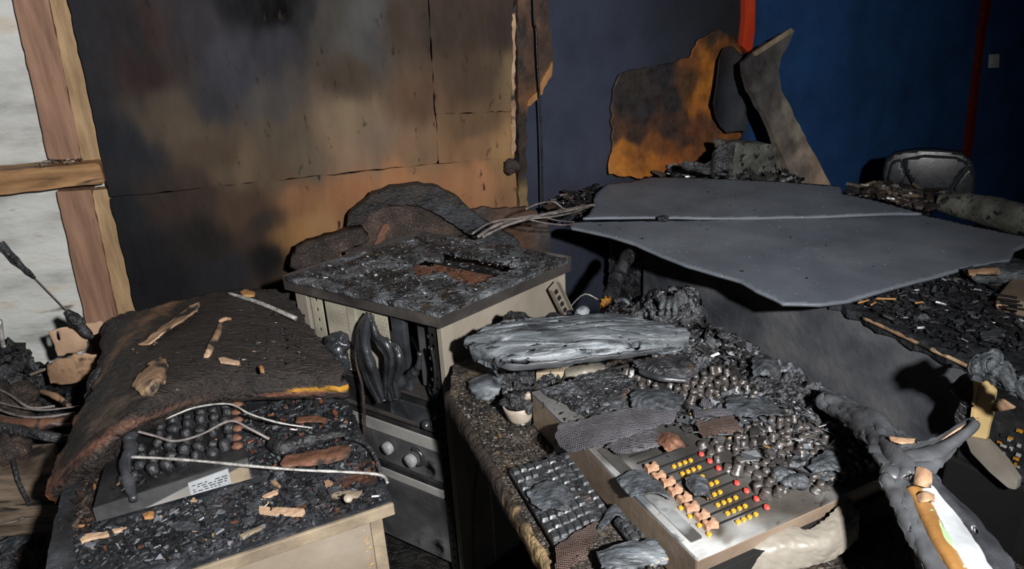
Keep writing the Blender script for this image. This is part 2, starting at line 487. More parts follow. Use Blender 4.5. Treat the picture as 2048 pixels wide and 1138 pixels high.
mat('grey_band', [(.3, (104, 102, 100)), (.7, (156, 154, 150))], 5, 6, (1, 1, 1), (.4, .65), .1, 60, fleck=[((44, 42, 40), .68, 9, .1)])
mat('grey_knob', [(.3, (120, 120, 122)), (.7, (168, 168, 170))], 20, 5, (1, 1, 1), (.3, .6), .3, 80)
mat('void', [(.3, (4, 4, 4)), (.7, (8, 8, 8))], 10, 3, (1, 1, 1), (.8, .95), .05, 40)
mat('melt_knob', [(.3, (24, 24, 26)), (.55, (44, 45, 48)), (.75, (72, 74, 78))], 40, 6, (1, 1, 1), (.35, .65), .6, 90, spec=.5)
mat('melt', [(.3, (28, 29, 31)), (.55, (52, 54, 58)), (.75, (84, 87, 92))], 12, 6, (1, 1, 1), (.16, .45), .4, 40, spec=.8)
mat('melt_grey', [(.28, (30, 31, 33)), (.42, (66, 70, 74)), (.56, (104, 110, 115)), (.72, (152, 158, 164))], 8, 10, (.6, 2.6, 4), (.3, .6), .45, 60, fleck=[((36, 36, 34), .6, 18, .12), ((210, 214, 218), .74, 40, .05)], dist=1.2)
mat('fallen', [(.3, (98, 104, 113)), (.55, (116, 122, 131)), (.75, (128, 133, 141))], 4, 8, (1, 1, 1), (.42, .6), .06, 40, fleck=[((190, 195, 202), .70, 75, .02), ((38, 39, 42), .715, 30, .02)], spec=.5)
mat('counter', [(.3, (56, 59, 65)), (.5, (86, 89, 95)), (.7, (112, 112, 114))], 5.5, 8, (1, 1, 1.2), (.45, .75), .25, 40, fleck=[((24, 24, 28), .6, 3, .2)])
mat('desk', [(.3, (30, 28, 26)), (.5, (56, 50, 44)), (.7, (92, 80, 66))], 18, 8, (1, 1, 1), (.22, .65), .8, 120, crack=.4, cscale=90, fleck=[((108, 88, 60), .65, 22, .08), ((150, 155, 162), .69, 90, .04)], spec=.7)
mat('counter_top', [(.3, (22, 23, 26)), (.5, (38, 40, 44)), (.7, (60, 62, 68))], 9, 9, (1, 1, 1), (.35, .75), .9, 60, dist=.8, fleck=[((96, 99, 105), .68, 16, .06)])
mat('red_dark', [(.3, (88, 26, 16)), (.7, (120, 38, 24))], 30, 6, (1, 1, 3), (.15, .35), .5, 60)  # darker copy of red; dimmer torchlight at right put into the colour
mat('desk_edge', [(.3, (150, 150, 150)), (.6, (240, 240, 240))], 30, 6, (1, 1, 1), (.5, .8), .8, 90, attr=True, fleck=[((30, 27, 25), .60, 30, .08)])
mat('ply', [(.28, (120, 118, 118)), (.5, (215, 212, 210)), (.75, (255, 250, 245))], 30, 9, (.5, 2.2, 1), (.35, .8), 1.0, 110, attr=True, crack=.08, cscale=60, fleck=[((24, 22, 22), .62, 14, .12), ((150, 128, 108), .715, 75, .04)])
mat('console', [(.3, (50, 49, 48)), (.55, (74, 72, 70)), (.75, (104, 102, 99))], 9, 7, (1, 1, 1), (.3, .55), .15, 60, fleck=[((160, 164, 166), .56, 7, .14), ((30, 29, 28), .62, 12, .1)], metal=.1)
mat('console_side', [(.3, (92, 78, 66)), (.6, (128, 112, 96)), (.75, (148, 132, 116))], 6, 6, (1, 1, 1), (.4, .65), .1, 60, fleck=[((50, 42, 36), .68, 9, .1)])
mat('knob', [(.3, (40, 37, 36)), (.55, (74, 69, 66)), (.75, (112, 107, 104))], 50, 5, (1, 1, 1), (.2, .5), .3, 120, spec=.9)
mat('fader', [(.3, (120, 84, 64)), (.6, (176, 138, 112)), (.75, (206, 174, 150))], 50, 5, (1, 1, 1), (.4, .7), .3, 120)
mat('button_yellow', [(.3, (176, 112, 20)), (.7, (236, 178, 60))], 90, 4, (1, 1, 1), (.3, .5), .1, 120)
mat('button_red', [(.3, (190, 40, 34)), (.7, (232, 92, 80))], 90, 4, (1, 1, 1), (.3, .5), .1, 120)
mat('soft_grey', [(.28, (40, 40, 42)), (.48, (70, 72, 75)), (.62, (92, 95, 99)), (.8, (122, 126, 131))], 7, 7, (1, 1, 1), (.35, .6), .25, 40, fleck=[((34, 33, 33), .62, 12, .12)], dist=.6)
mat('crate', [(.3, (70, 58, 48)), (.5, (118, 102, 86)), (.72, (150, 132, 112))], 6, 7, (1, 1, 6), (.6, .85), .4, 60, fleck=[((30, 27, 25), .54, 9, .12)])
mat('console_attr', [(.3, (205, 205, 205)), (.65, (250, 250, 250))], 12, 8, (1, 1, 1), (.28, .5), .15, 60, attr=True, fleck=[((34, 32, 31), .66, 26, .07)])
mat('mesh_cloth', [(.3, (72, 70, 74)), (.55, (108, 106, 112)), (.75, (142, 142, 150))], 12, 6, (1, 1, 1), (.4, .7), .8, 80, wave=95, spec=.6)
mat('mesh_brown', [(.3, (72, 56, 50)), (.6, (110, 90, 82)), (.75, (140, 120, 112))], 12, 6, (1, 1, 1), (.4, .7), .8, 80, wave=95, spec=.6)
mat('ash_sheet', [(.28, (34, 35, 37)), (.48, (62, 66, 70)), (.65, (88, 93, 98)), (.8, (120, 126, 132))], 17, 9, (1, 1, 1), (.3, .65), .9, 70, fleck=[((28, 27, 27), .58, 24, .1)], dist=.8)
mat('key', [(.3, (34, 34, 35)), (.6, (58, 60, 63)), (.75, (104, 108, 112))], 45, 5, (1, 1, 1), (.2, .5), .4, 90, spec=.8)
mat('tan', [(.3, (160, 128, 102)), (.6, (192, 162, 134)), (.75, (212, 188, 162))], 10, 6, (1, 1, 1), (.6, .85), .2, 60)
mat('tan_burnt', [(.3, (88, 68, 54)), (.5, (158, 126, 98)), (.7, (194, 164, 132))], 7, 7, (1, 1, 1), (.6, .85), .35, 60, fleck=[((30, 26, 24), .53, 16, .1)])
mat('orange_wood', [(.3, (132, 90, 52)), (.55, (170, 124, 76)), (.75, (192, 150, 104))], 8, 6, (2, 2, .6), (.55, .8), .2, 60)
mat('brown_wood', [(.3, (78, 52, 40)), (.6, (118, 80, 60)), (.75, (142, 102, 80))], 10, 6, (1, 1, 1), (.5, .85), .5, 80, fleck=[((36, 31, 29), .54, 22, .1)])
mat('scorch', [(.3, (84, 58, 46)), (.55, (122, 82, 62)), (.75, (150, 104, 78))], 9, 6, (1, 1, 1), (.6, .85), .3, 50, fleck=[((40, 34, 32), .64, 14, .1)])
mat('wire_light', [(.3, (120, 118, 112)), (.7, (206, 204, 198))], 60, 4, (1, 1, 1), (.3, .5), .3, 120, metal=.3)
mat('wire_grey', [(.3, (84, 78, 76)), (.7, (140, 132, 128))], 30, 4, (1, 1, 1), (.45, .7), .4, 90)
mat('white', [(.3, (140, 144, 148)), (.7, (176, 180, 183))], 14, 5, (1, 1, 1), (.4, .6), .1, 60, fleck=[((60, 58, 56), .70, 30, .05)])
mat('ink', [(.3, (30, 32, 36)), (.7, (60, 62, 66))], 60, 3, (1, 1, 1), (.5, .6), 0, 60)
mat('cab_face', [(.3, (92, 78, 66)), (.5, (128, 116, 102)), (.72, (152, 142, 128))], 3.5, 7, (1, 1, 1), (.45, .7), .1, 60, fleck=[((66, 40, 36), .60, 3, .14)])
mat('cab_edge', [(.3, (92, 82, 70)), (.5, (140, 126, 106)), (.7, (178, 162, 136))], 9, 6, (1, 1, 1), (.5, .75), .2, 60, fleck=[((40, 36, 34), .62, 5, .12)])
mat('cab_top', [(.3, (20, 21, 24)), (.55, (40, 42, 46)), (.75, (70, 72, 78))], 12, 8, (1, 1, 1), (.2, .6), .6, 90, fleck=[((84, 54, 40), .66, 5, .08), ((150, 152, 156), .70, 100, .04)], spec=.7)
mat('cup', [(.3, (124, 112, 100)), (.6, (168, 156, 142)), (.75, (190, 178, 164))], 14, 6, (1, 1, 1), (.35, .55), .15, 60, fleck=[((60, 52, 46), .66, 18, .1)])
mat('cream', [(.3, (186, 158, 104)), (.6, (216, 190, 138)), (.75, (232, 208, 160))], 5, 5, (1, 1, 1), (.35, .55), .08, 60, fleck=[((70, 58, 40), .70, 9, .1)])
mat('leather', [(.3, (38, 41, 45)), (.7, (52, 55, 60))], 14, 5, (1, 1, 1), (.3, .4), .03, 60, spec=.6)
mat('amber', [(.3, (120, 74, 16)), (.7, (206, 148, 40))], 30, 5, (1, 1, 1), (.2, .5), .8, 90)
mat('gold_speck', [(.3, (160, 110, 40)), (.7, (230, 180, 90))], 60, 3, (1, 1, 1), (.4, .6), .2, 90)
mat('white_plastic', [(.3, (176, 178, 176)), (.7, (214, 216, 212))], 6, 4, (1, 1, 1), (.35, .5), .05, 60)
mat('floor', [(.3, (16, 15, 15)), (.6, (34, 32, 31)), (.75, (56, 52, 48))], 9, 8, (1, 1, 1), (.4, .8), .8, 60, crack=.3, cscale=30)
mat('ceiling', [(.3, (14, 14, 15)), (.7, (26, 26, 28))], 4, 5, (1, 1, 1), (.6, .9), .3, 30)
mat('foam', [(.3, (56, 56, 52)), (.5, (92, 92, 86)), (.7, (116, 115, 106))], 14, 6, (1, 1, 1), (.7, .9), .5, 70, fleck=[((16, 16, 16), .57, 26, .06)])
mat('pale_melt', [(.3, (104, 98, 89)), (.55, (138, 132, 122)), (.75, (162, 158, 148))], 5, 5, (1, 1, 1), (.3, .5), .12, 50, fleck=[((80, 60, 40), .66, 6, .14)])
mat('rainbow_a', [(.3, (104, 70, 36)), (.6, (138, 100, 54)), (.75, (160, 130, 82))], 9, 5, (1, 1, 1), (.4, .6), .15, 60, fleck=[((40, 34, 28), .66, 10, .1)])
mat('rainbow_b', [(.3, (120, 168, 110)), (.7, (176, 206, 160))], 12, 5, (1, 1, 1), (.4, .6), .15, 60)

# ================================================================ the setting
WL = Plane((0, 2.8, 0), (.233, -.972, 0))                    # lining of the left wall
_a = math.radians(25)
WB = Plane((.03, 3.1, 0), (math.sin(_a), -math.cos(_a), 0))   # sooted / blue wall further back
CEIL = 2.75

def struct(o):
    o['kind'] = 'structure'; return o

struct(prism('floor', [(-3.4, -1.2), (4.6, -1.2), (4.6, 5.6), (-3.4, 5.6)], -.06, 0, MT['floor']))
struct(prism('ceiling', [(-3.4, -1.2), (4.6, -1.2), (4.6, 5.6), (-3.4, 5.6)], CEIL, CEIL + .05, MT['ceiling']))
# concrete behind the studs
cw = WL.off(-.11)
pa = cw.p + cw.u * -2.9; pb = cw.p + cw.u * -.06
o = struct(mesh_obj('wall_left', [pa + [0, 0, 0], pb + [0, 0, 0], pb + [0, 0, CEIL], pa + [0, 0, CEIL],
           pa - cw.n * .12, pb - cw.n * .12, pb - cw.n * .12 + [0, 0, CEIL], pa - cw.n * .12 + [0, 0, CEIL]],
           [(0, 1, 2, 3), (5, 4, 7, 6), (4, 0, 3, 7), (1, 5, 6, 2), (3, 2, 6, 7), (4, 5, 1, 0)], MT['concrete']))
# sooted and blue wall
bs = [(1040, -300, (44, 46, 54)), (1150, 50, (40, 44, 54)), (1200, 150, (43, 47, 57)), (1130, 300, (45, 49, 59)), (1300, 50, (33, 35, 41)), (1400, 30, (28, 29, 33)),
      (1250, 100, (40, 42, 50)), (1180, 330, (48, 50, 58)), (1120, 430, (42, 44, 50)), (1120, 600, (34, 38, 46)), (1400, -250, (30, 31, 36)), (1470, 40, (22, 22, 24)),
      (1478, 110, (24, 22, 22)), (1478, 200, (26, 26, 30)), (1300, 300, (36, 36, 40)), (1478, 330, (24, 26, 32)), (1478, 480, (24, 26, 32)), (1478, -300, (24, 24, 27))]
bl = [(x, y, (27, 60, 112)) for x in (1515, 1600, 1700, 1800, 1900, 2000, 2150, 2400) for y in (-300, 0, 160, 330, 520)]
bcol0 = idw([(x, y, (1.38 * c[0], 1.42 * c[1], 1.52 * c[2])) for x, y, c in bs], WB, 2.2); edge_u = WB.uv(WB.px(1500, 60))[0]
def bcol(uv):
    c = bcol0(uv); blue = np.array(lin((36, 76, 126)))
    k = np.clip((uv[:, 0] - edge_u) / .05, 0, 1)[:, None]
    return c * (1 - k) + blue * k * (1 + .25 * fbm(uv[:, 0] * 3, uv[:, 1] * 3, 5, 3))[:, None]
o = plate('wall_back', [WB.p + WB.u * -.6, WB.p + WB.u * 4.6, WB.p + WB.u * 4.6 + [0, 0, CEIL], WB.p + WB.u * -.6 + [0, 0, CEIL]], WB, .1, MT['blackwall'], cell=.04, colf=bcol, world=True)
struct(o)
o = struct(prism('wall_right', [(4.3, -1.2), (4.4, -1.2), (4.4, 5.6), (4.3, 5.6)], 0, CEIL, MT['ceiling']))

# ---- timber framing on the concrete
def timber(name, poly, off, thick, mt, label, cat='timber', jag=(.002, .03), seed=0, parent=None):
    o = plate(name, poly, WL.off(off), thick, MT[mt], parent, cell=.012, jag=jag, seed=seed, disp=lumps(.0015, 20, seed))
    if label: T(o, label, cat)
    return o
timber('wall_stud', [(-84, -500), (-18, -500), (97, 0), (163, 318), (97, 319), (26, 0)], -.045, .06, 'stud_brown', 'brown wooden stud above the horizontal beam on the pale wall', 'stud', seed=1)
timber('wall_stud', [(113, 383), (181, 379), (236, 640), (290, 900), (228, 900), (172, 645)], -.045, .06, 'stud_brown', 'brown wooden stud below the horizontal beam, nail holes near its top', 'stud', seed=2)
timber('timber_batten', [(-16, -500), (30, -500), (140, 0), (207, 322), (165, 324), (99, 0)], -.05, .05, 'stud_yellow', 'narrow yellowish batten beside the upper stud, along the black panel', 'batten', seed=3)
timber('timber_batten', [(183, 381), (220, 378), (272, 632), (330, 900), (292, 900), (238, 640)], -.05, .05, 'stud_yellow', 'narrow yellowish batten with sooty top beside the lower stud', 'batten', seed=4)
beam = timber('wall_beam', [(-330, 372), (0, 343), (190, 326), (197, 325), (210, 366), (0, 390), (-330, 423)], .012, .10, 'beam_wood', 'horizontal scorched wooden beam crossing the studs at left', 'beam', seed=5)
debris('splinters', [(70, 326), (165, 314), (168, 326), (72, 336)], WL.px(120, 326)[2], 60, (.004, .014), [(1, (190, 170, 150)), (1, (60, 60, 62)), (1, (120, 100, 80))], 'pale splinters lying on the horizontal beam', 'debris', 3)

# ---- burnt plywood lining
ps = [(170, 50, (46, 47, 53)), (160, 200, (44, 45, 50)), (150, 20, (46, 46, 52)), (250, 60, (48, 45, 48)), (300, 60, (62, 48, 46)), (400, 60, (58, 56, 62)), (460, 100, (66, 66, 74)),
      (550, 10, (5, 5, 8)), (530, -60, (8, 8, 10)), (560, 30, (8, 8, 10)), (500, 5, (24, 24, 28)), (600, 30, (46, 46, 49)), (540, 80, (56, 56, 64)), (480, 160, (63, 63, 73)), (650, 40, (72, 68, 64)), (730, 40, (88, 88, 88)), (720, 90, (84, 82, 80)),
      (800, 60, (74, 61, 52)), (900, 60, (67, 55, 47)), (1000, 60, (63, 52, 46)), (300, 140, (54, 42, 42)), (200, 300, (36, 38, 46)), (280, 300, (40, 42, 48)), (350, 240, (85, 75, 62)), (372, 262, (92, 78, 64)),
      (330, 400, (56, 46, 42)), (420, 300, (80, 66, 52)), (480, 330, (100, 84, 66)), (560, 280, (86, 75, 62)), (530, 220, (74, 70, 68)), (700, 150, (78, 66, 56)), (700, 230, (122, 104, 82)), (740, 270, (126, 106, 88)),
      (700, 310, (132, 106, 85)), (830, 200, (102, 77, 60)), (830, 300, (126, 99, 74)), (950, 150, (82, 65, 52)), (950, 250, (100, 77, 56)), (950, 305, (132, 98, 68)), (1010, 300, (146, 112, 74)), (1015, 150, (120, 100, 72)), (600, 400, (137, 94, 63)),
      (700, 385, (152, 102, 67)), (800, 365, (162, 112, 73)), (950, 360, (158, 108, 73)), (900, 400, (152, 102, 67)), (640, 460, (152, 112, 71)), (590, 480, (142, 102, 61)), (1000, 420, (140, 100, 68)), (480, 420, (76, 58, 46)), (520, 450, (54, 45, 40)),
      (400, 480, (36, 32, 32)), (300, 500, (28, 29, 34)), (260, 420, (34, 36, 40)), (330, 560, (25, 26, 31)), (450, 540, (36, 36, 42)), (540, 520, (23, 23, 25)), (300, 700, (20, 20, 22)), (700, 600, (60, 48, 38)), (1000, 600, (60, 46, 38)),
      (150, -350, (40, 40, 44)), (500, -350, (34, 34, 38)), (800, -350, (40, 36, 34)), (1000, -350, (40, 36, 34)), (430, 200, (56, 56, 62)), (400, 380, (62, 50, 44)), (560, 350, (92, 74, 58)), (620, 320, (96, 84, 68))]
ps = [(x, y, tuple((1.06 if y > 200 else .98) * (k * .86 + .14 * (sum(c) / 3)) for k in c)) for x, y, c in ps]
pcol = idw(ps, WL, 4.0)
lining = E('wall_lining', WL.px(600, 700) * [1, 1, 0], 'soot-stained plywood wall lining, black at left and scorched brown towards the gap', 'wall panel')
SY = lambda x: 418 - .1035 * x         # lower seam
VX = lambda y: 856 + .0650 * y          # upright seam
left = lambda y: 137 + .2115 * y
wv = lambda u, v: .002 * fbm(u * 4, v * 2, 3, 3)
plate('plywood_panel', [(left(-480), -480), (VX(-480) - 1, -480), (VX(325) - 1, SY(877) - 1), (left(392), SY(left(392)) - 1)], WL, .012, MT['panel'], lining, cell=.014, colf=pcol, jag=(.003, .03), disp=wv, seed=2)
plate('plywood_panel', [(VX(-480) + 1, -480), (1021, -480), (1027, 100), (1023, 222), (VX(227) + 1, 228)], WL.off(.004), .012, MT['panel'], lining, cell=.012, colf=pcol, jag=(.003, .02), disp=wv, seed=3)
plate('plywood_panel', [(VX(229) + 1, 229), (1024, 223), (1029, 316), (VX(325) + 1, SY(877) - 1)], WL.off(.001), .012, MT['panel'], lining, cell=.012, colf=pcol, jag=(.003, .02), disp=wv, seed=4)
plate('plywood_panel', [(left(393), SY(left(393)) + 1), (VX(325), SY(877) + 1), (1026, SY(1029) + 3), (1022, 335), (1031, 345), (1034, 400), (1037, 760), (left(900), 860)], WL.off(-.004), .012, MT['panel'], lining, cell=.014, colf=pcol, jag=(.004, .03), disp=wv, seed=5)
# pale broken edge of the lining
plate('broken_edge', [(1024, 30), (1032, 0), (1031, 90), (1030, 200), (1032, 300), (1024, 312), (1022, 200), (1026, 110)], WL.off(.008), .016, MT['tan_burnt'], lining, cell=.006, jag=(.004, .015), seed=6)
blob('torn_knot', WL.off(.02).px(1024, 333), (.03, .02, .03), MT['char_brown'], lining, .4, 2.5, 3, 4)

# ---- brown strip of bare wood between the two walls
sb = WB.off(.06)
strip = plate('bare_wood_post', [(1030, -480), (1094, -480), (1098, 20), (1103, 90), (1106, 125), (1088, 165), (1072, 200), (1056, 216), (1052, 300), (1056, 420), (1056, 700), (1032, 700), (1038, 420), (1036, 200)], sb, .05,
              MT['attr'], None, cell=.008, jag=(.006, .025), seed=8, disp=lumps(.004, 14, 2), colf=idw([(1050, 0, (104, 76, 58)), (1070, 40, (98, 70, 54)), (1085, 90, (76, 54, 44)), (1050, 120, (92, 66, 50)), (1060, 190, (116, 78, 48)), (1040, 250, (50, 40, 36)), (1042, 60, (50, 40, 36)), (1036, 130, (40, 34, 30)), (1090, 20, (58, 44, 38)), (1045, 330, (54, 42, 36)), (1046, 400, (150, 124, 84)), (1045, 500, (80, 62, 50)), (1060, -300, (60, 50, 44)), (1040, 600, (40, 34, 30))], sb, 3))
T(strip, 'scorched brown strip of bare wood between the plywood and the black wall', 'post')
plate('split_wood', [(1106, 122), (1104, 150), (1088, 176), (1086, 186), (1062, 211), (1054, 212), (1058, 198), (1078, 182), (1080, 168), (1096, 140)], sb.off(.012), .014, MT['orange_wood'], strip, cell=.005, jag=(.003, .01), seed=9)
T(tube('hanging_wire', [sb.off(.05).px(*q) for q in [(1062, -480), (1067, 0), (1072, 60), (1075, 130), (1079, 190), (1083, 280), (1085, 400), (1084, 424)]], .0045, MT['dark_metal'], None, 6, 5, .3, 3), 'thin black burnt wire hanging down beside the bare wood strip', 'wire')

# ---- red trims, switch
tr = WB.off(.03)
o = struct(plate('trim_1', [(1496, -500), (1518, -500), (1510, 60), (1503, 112), (1484, 92), (1490, 40)], tr, .03, MT['red'], None, cell=.012))
o = struct(plate('trim_2', [(2046, -500), (2062, -500), (1986, 0), (1972, 60), (1947, 282), (1925, 420), (1918, 420), (1938, 270), (1972, 0)], tr, .03, MT['red_dark'], None, cell=.012))
tp = WB.off(.001)
sw = E('light_switch', tp.px(1990, 135), 'white wall switch plate beside the red trim on the dark wall', 'switch')
plate('switch_plate', [(1982, 109), (1999, 108), (1998, 135), (1980, 136)], tp.off(.012), .012, MT['white_plastic'], sw, cell=.004)
plate('switch_rocker', [(1986, 115), (1994, 115), (1993, 129), (1985, 129)], tp.off(.018), .006, MT['white_plastic'], sw, cell=.004)

# ---- scorched patch where the paint has gone, with a curled lower lip
pp = WB.off(.022)
pc = idw([(1240, 325, (196, 122, 46)), (1290, 330, (190, 116, 44)), (1225, 340, (200, 128, 52)), (1340, 325, (168, 96, 40)), (1280, 300, (150, 88, 38)), (1255, 295, (180, 112, 42)), (1325, 295, (120, 70, 36)), (1275, 270, (70, 50, 40)), (1235, 270, (80, 54, 40)),
          (1290, 220, (44, 40, 42)), (1250, 200, (46, 42, 42)), (1350, 200, (46, 42, 42)), (1330, 150, (40, 38, 42)), (1262, 160, (52, 46, 42)), (1340, 260, (60, 44, 38)), (1375, 280, (74, 50, 40)), (1395, 250, (110, 66, 40)), (1375, 230, (78, 54, 42)),
          (1420, 120, (176, 106, 36)), (1410, 190, (182, 114, 40)), (1400, 210, (190, 116, 50)), (1440, 90, (130, 78, 32)), (1450, 70, (60, 44, 34)), (1430, 65, (60, 44, 34)), (1390, 130, (130, 80, 38)), (1450, 270, (150, 92, 38)), (1430, 240, (96, 62, 40)), (1440, 160, (180, 112, 40)), (1380, 160, (90, 62, 40)), (1376, 300, (140, 84, 40))], pp, 4.2)
def lip(P, uv):
    v = uv[..., 1]; v0 = pp.uv(pp.px(1300, 345))[1]
    k = np.clip(1 - (v - v0) / .18, 0, 1) ** 2
    return P + (k * .06)[..., None] * pp.n + (.004 * fbm(uv[..., 0] * 7, v * 7, 4, 3))[..., None] * pp.n
T(plate('scorched_wall_board', [(1238, 150), (1262, 140), (1300, 136), (1378, 116), (1394, 82), (1436, 58), (1466, 72), (1484, 100), (1480, 272), (1440, 300), (1376, 322), (1310, 342), (1260, 352), (1210, 345), (1216, 320), (1226, 290), (1222, 215), (1226, 180)], pp, .01, MT['attr'], None, cell=.007, jag=(.006, .02), seed=12, colf=pc, edge=lip, smooth=True),
  'scorched patch of wall board, orange wood showing along its curled lower edge', 'wall board')
# peeled dark leaf and leaning board
lf = WB.off(.14)
T(plate('peeled_board', [(1464, 96), (1478, 92), (1492, 112), (1494, 262), (1466, 269), (1442, 240), (1422, 206), (1436, 170), (1446, 120)], lf, .008, MT['blackwall'], None, cell=.007, jag=(.003, .02), seed=13, smooth=True,
        colf=idw([(1460, 180, (46, 48, 56)), (1440, 200, (40, 42, 48)), (1480, 250, (52, 54, 62)), (1480, 110, (42, 38, 38))], lf), edge=lambda P, uv: P + (.05 * np.sin((uv[..., 0]) * 16))[..., None] * lf.n),
  'peeled dark grey board hanging from the wall beside the red trim', 'board')
lb = Plane(WB.off(.42).px(1600, 366), WB.n + np.array([0, 0, .22]))
lean = plate('leaning_board', [(1489, 122), (1520, 96), (1582, 58), (1589, 62), (1583, 80), (1564, 112), (1558, 140), (1562, 176), (1592, 240), (1632, 312), (1658, 362), (1662, 372), (1590, 374), (1586, 366), (1560, 300), (1532, 236), (1500, 180), (1491, 150)], lb, .03, MT['attr'], None, cell=.008, jag=(.004, .03), seed=14, smooth=False, disp=lumps(.006, 10, 5),
        colf=idw([(1540, 100, (62, 58, 56)), (1510, 130, (46, 43, 42)), (1540, 160, (60, 57, 55)), (1530, 200, (56, 54, 52)), (1570, 225, (118, 106, 94)), (1560, 250, (90, 82, 72)), (1590, 260, (128, 114, 98)), (1580, 290, (74, 66, 58)), (1600, 310, (130, 114, 98)), (1600, 345, (104, 90, 80)), (1630, 330, (142, 116, 94)), (1640, 355, (150, 124, 102)), (1600, 362, (120, 104, 92)), (1575, 80, (70, 66, 62)), (1555, 215, (60, 56, 52))], lb, 3) if 0 else (lambda uv, f=idw([(1540, 100, (66, 64, 63)), (1510, 130, (48, 46, 46)), (1540, 160, (66, 64, 63)), (1530, 200, (60, 58, 57)), (1570, 225, (122, 114, 104)), (1560, 250, (92, 86, 80)), (1590, 260, (130, 120, 108)), (1580, 290, (76, 70, 65)), (1600, 310, (134, 122, 110)), (1600, 345, (106, 96, 88)), (1630, 330, (148, 126, 108)), (1640, 355, (156, 134, 116)), (1600, 362, (124, 110, 100)), (1575, 80, (74, 72, 70)), (1555, 215, (64, 60, 58))], lb, 3): f(uv) * 1.6))
T(lean, 'charred board with a pointed top leaning against the blue wall', 'board')
plate('pale_edge', [(1508, 104), (1582, 56), (1589, 62), (1578, 70), (1512, 112)], lb.off(.008), .012, MT['cab_edge'], lean, cell=.006, seed=2)  # pale strip paints the light caught by the board's top edge
fb = WB.off(.40)
T(plate('foam_block', [(1460, 285), (1480, 286), (1545, 290), (1552, 296), (1566, 350), (1540, 362), (1470, 362), (1462, 330)], fb, .10, MT['foam'], None, cell=.008, jag=(.004, .02), seed=15, disp=lumps(.01, 20, 6)), 'grey pitted foam block at the foot of the leaning board', 'foam block')
tb = WB.off(.46)
T(plate('torn_lining', [(1452, 290), (1462, 284), (1460, 340), (1436, 352), (1372, 340), (1376, 324), (1400, 326), (1430, 310)], tb, .006, MT['char'], None, cell=.008, jag=(.006, .015), seed=16, smooth=True, edge=lambda P, uv: P + (.03 * np.sin(uv[..., 0] * 40))[..., None] * tb.n), 'torn black lining crumpled beside the foam block', 'lining')

# ================================================================ equipment rack
ZT = .90
rA, rB, rD = Z(878, 624, ZT), Z(567, 550, ZT), Z(1140, 513, ZT); rK = rB + rD - rA
rack = E('equipment_rack', [(rA[0] + rK[0]) / 2, (rA[1] + rK[1]) / 2, 0], 'burnt beige metal equipment rack with a charred, holed top, beside the plywood wall', 'rack')
ctr = (rA + rK) / 2
def ins(p, k, z): q = ctr + (p - ctr) * k; return np.array([q[0], q[1], z])
# charred crust on the lid, with the square opening and the melted hole
lp = HZ(ZT + .006)
lidhole = [[(888, 499), (1041, 529), (948, 567), (905, 556), (878, 532)], [(826, 524), (850, 512), (882, 516), (884, 540), (858, 546), (832, 548)], [(787, 524), (798, 522), (796, 534), (788, 533)], [(732, 536), (744, 538), (742, 544), (734, 543)]]
lid = plate('lid', [(570, 551), (878, 623), (1137, 514), (1060, 497), (1000, 484), (850, 465), (800, 480), (700, 508)], lp, .012, MT['char_lid'], rack, cell=.005, disp=lambda u, v: crust(.0045, 26, 4, .7)(u, v) * 1.0 - .004, holes=lidhole, jag=(.002, .02), seed=2)
# folded rim
def rim(a, b, name):
    n = nrm(np.cross(b - a, [0, 0, 1])); c = (a + b) / 2 + n * .002; c[2] = ZT - .022
    o = box(name, c, nrm(b - a), (0, 0, 1), n, np.linalg.norm(b - a) + .004, .044, .004, MT['lidrim'], lid, .001)
    o['label'] = 'dark smoke-stained rim'
for a, b in ((rB, rA), (rA, rD), (rD, rK), (rK, rB)): rim(a, b, 'lid_rim')
# body
uF = nrm(rA - rB); nF = np.array([-uF[1], uF[0], 0]); nF = nF if nF @ (CAM - rA) > 0 else -nF
uR = nrm(rD - rA); nR = np.array([-uR[1], uR[0], 0]); nR = nR if nR @ (CAM - rA) > 0 else -nR
LF = np.linalg.norm(rA - rB); LR = np.linalg.norm(rD - rA)
fr = lambda s, d, z: np.array([*(rB + uF * s - nF * d)[:2], z])        # s along front from left, d inwards
rt = lambda s, d, z: np.array([*(rA + uR * s - nR * d)[:2], z])        # s along right side from near corner
ZB = ZT - .042
def qpr(name, pts, z0, z1, mt, bev=.002, parent=rack): return prism(name, [(p[0], p[1]) for p in pts], z0, z1, MT[mt], parent, bev)
qpr('side_panel', [rt(.045, .012, 0), rt(LR - .01, .012, 0), rt(LR - .01, .016, 0), rt(.045, .016, 0)], 0, ZB, 'rack_metal')
qpr('corner_post', [fr(LF - .026, .014, 0), fr(LF - .008, .012, 0), rt(.052, .010, 0), rt(.052, .03, 0), fr(LF - .026, .04, 0)], 0, ZB, 'rack_metal')
qpr('corner_post', [rt(LR - .04, .012, 0), rt(LR - .012, .008, 0), rt(LR - .012, .05, 0), rt(LR - .04, .05, 0)], 0, ZB, 'rack_metal')
qpr('corner_post', [fr(.02, .012, 0), fr(.065, .012, 0), fr(.065, .05, 0), fr(.02, .05, 0)], 0, ZB, 'rack_metal')
qpr('side_panel', [fr(.016, .05, 0), fr(.02, .05, 0), fr(.02, LR - .03, 0), fr(.016, LR - .03, 0)], 0, ZB, 'rack_metal')
qpr('back_panel', [fr(.02, LR - .03, 0), fr(LF - .03, LR - .03, 0), fr(LF - .03, LR - .034, 0), fr(.02, LR - .034, 0)], 0, ZB, 'dark_metal')
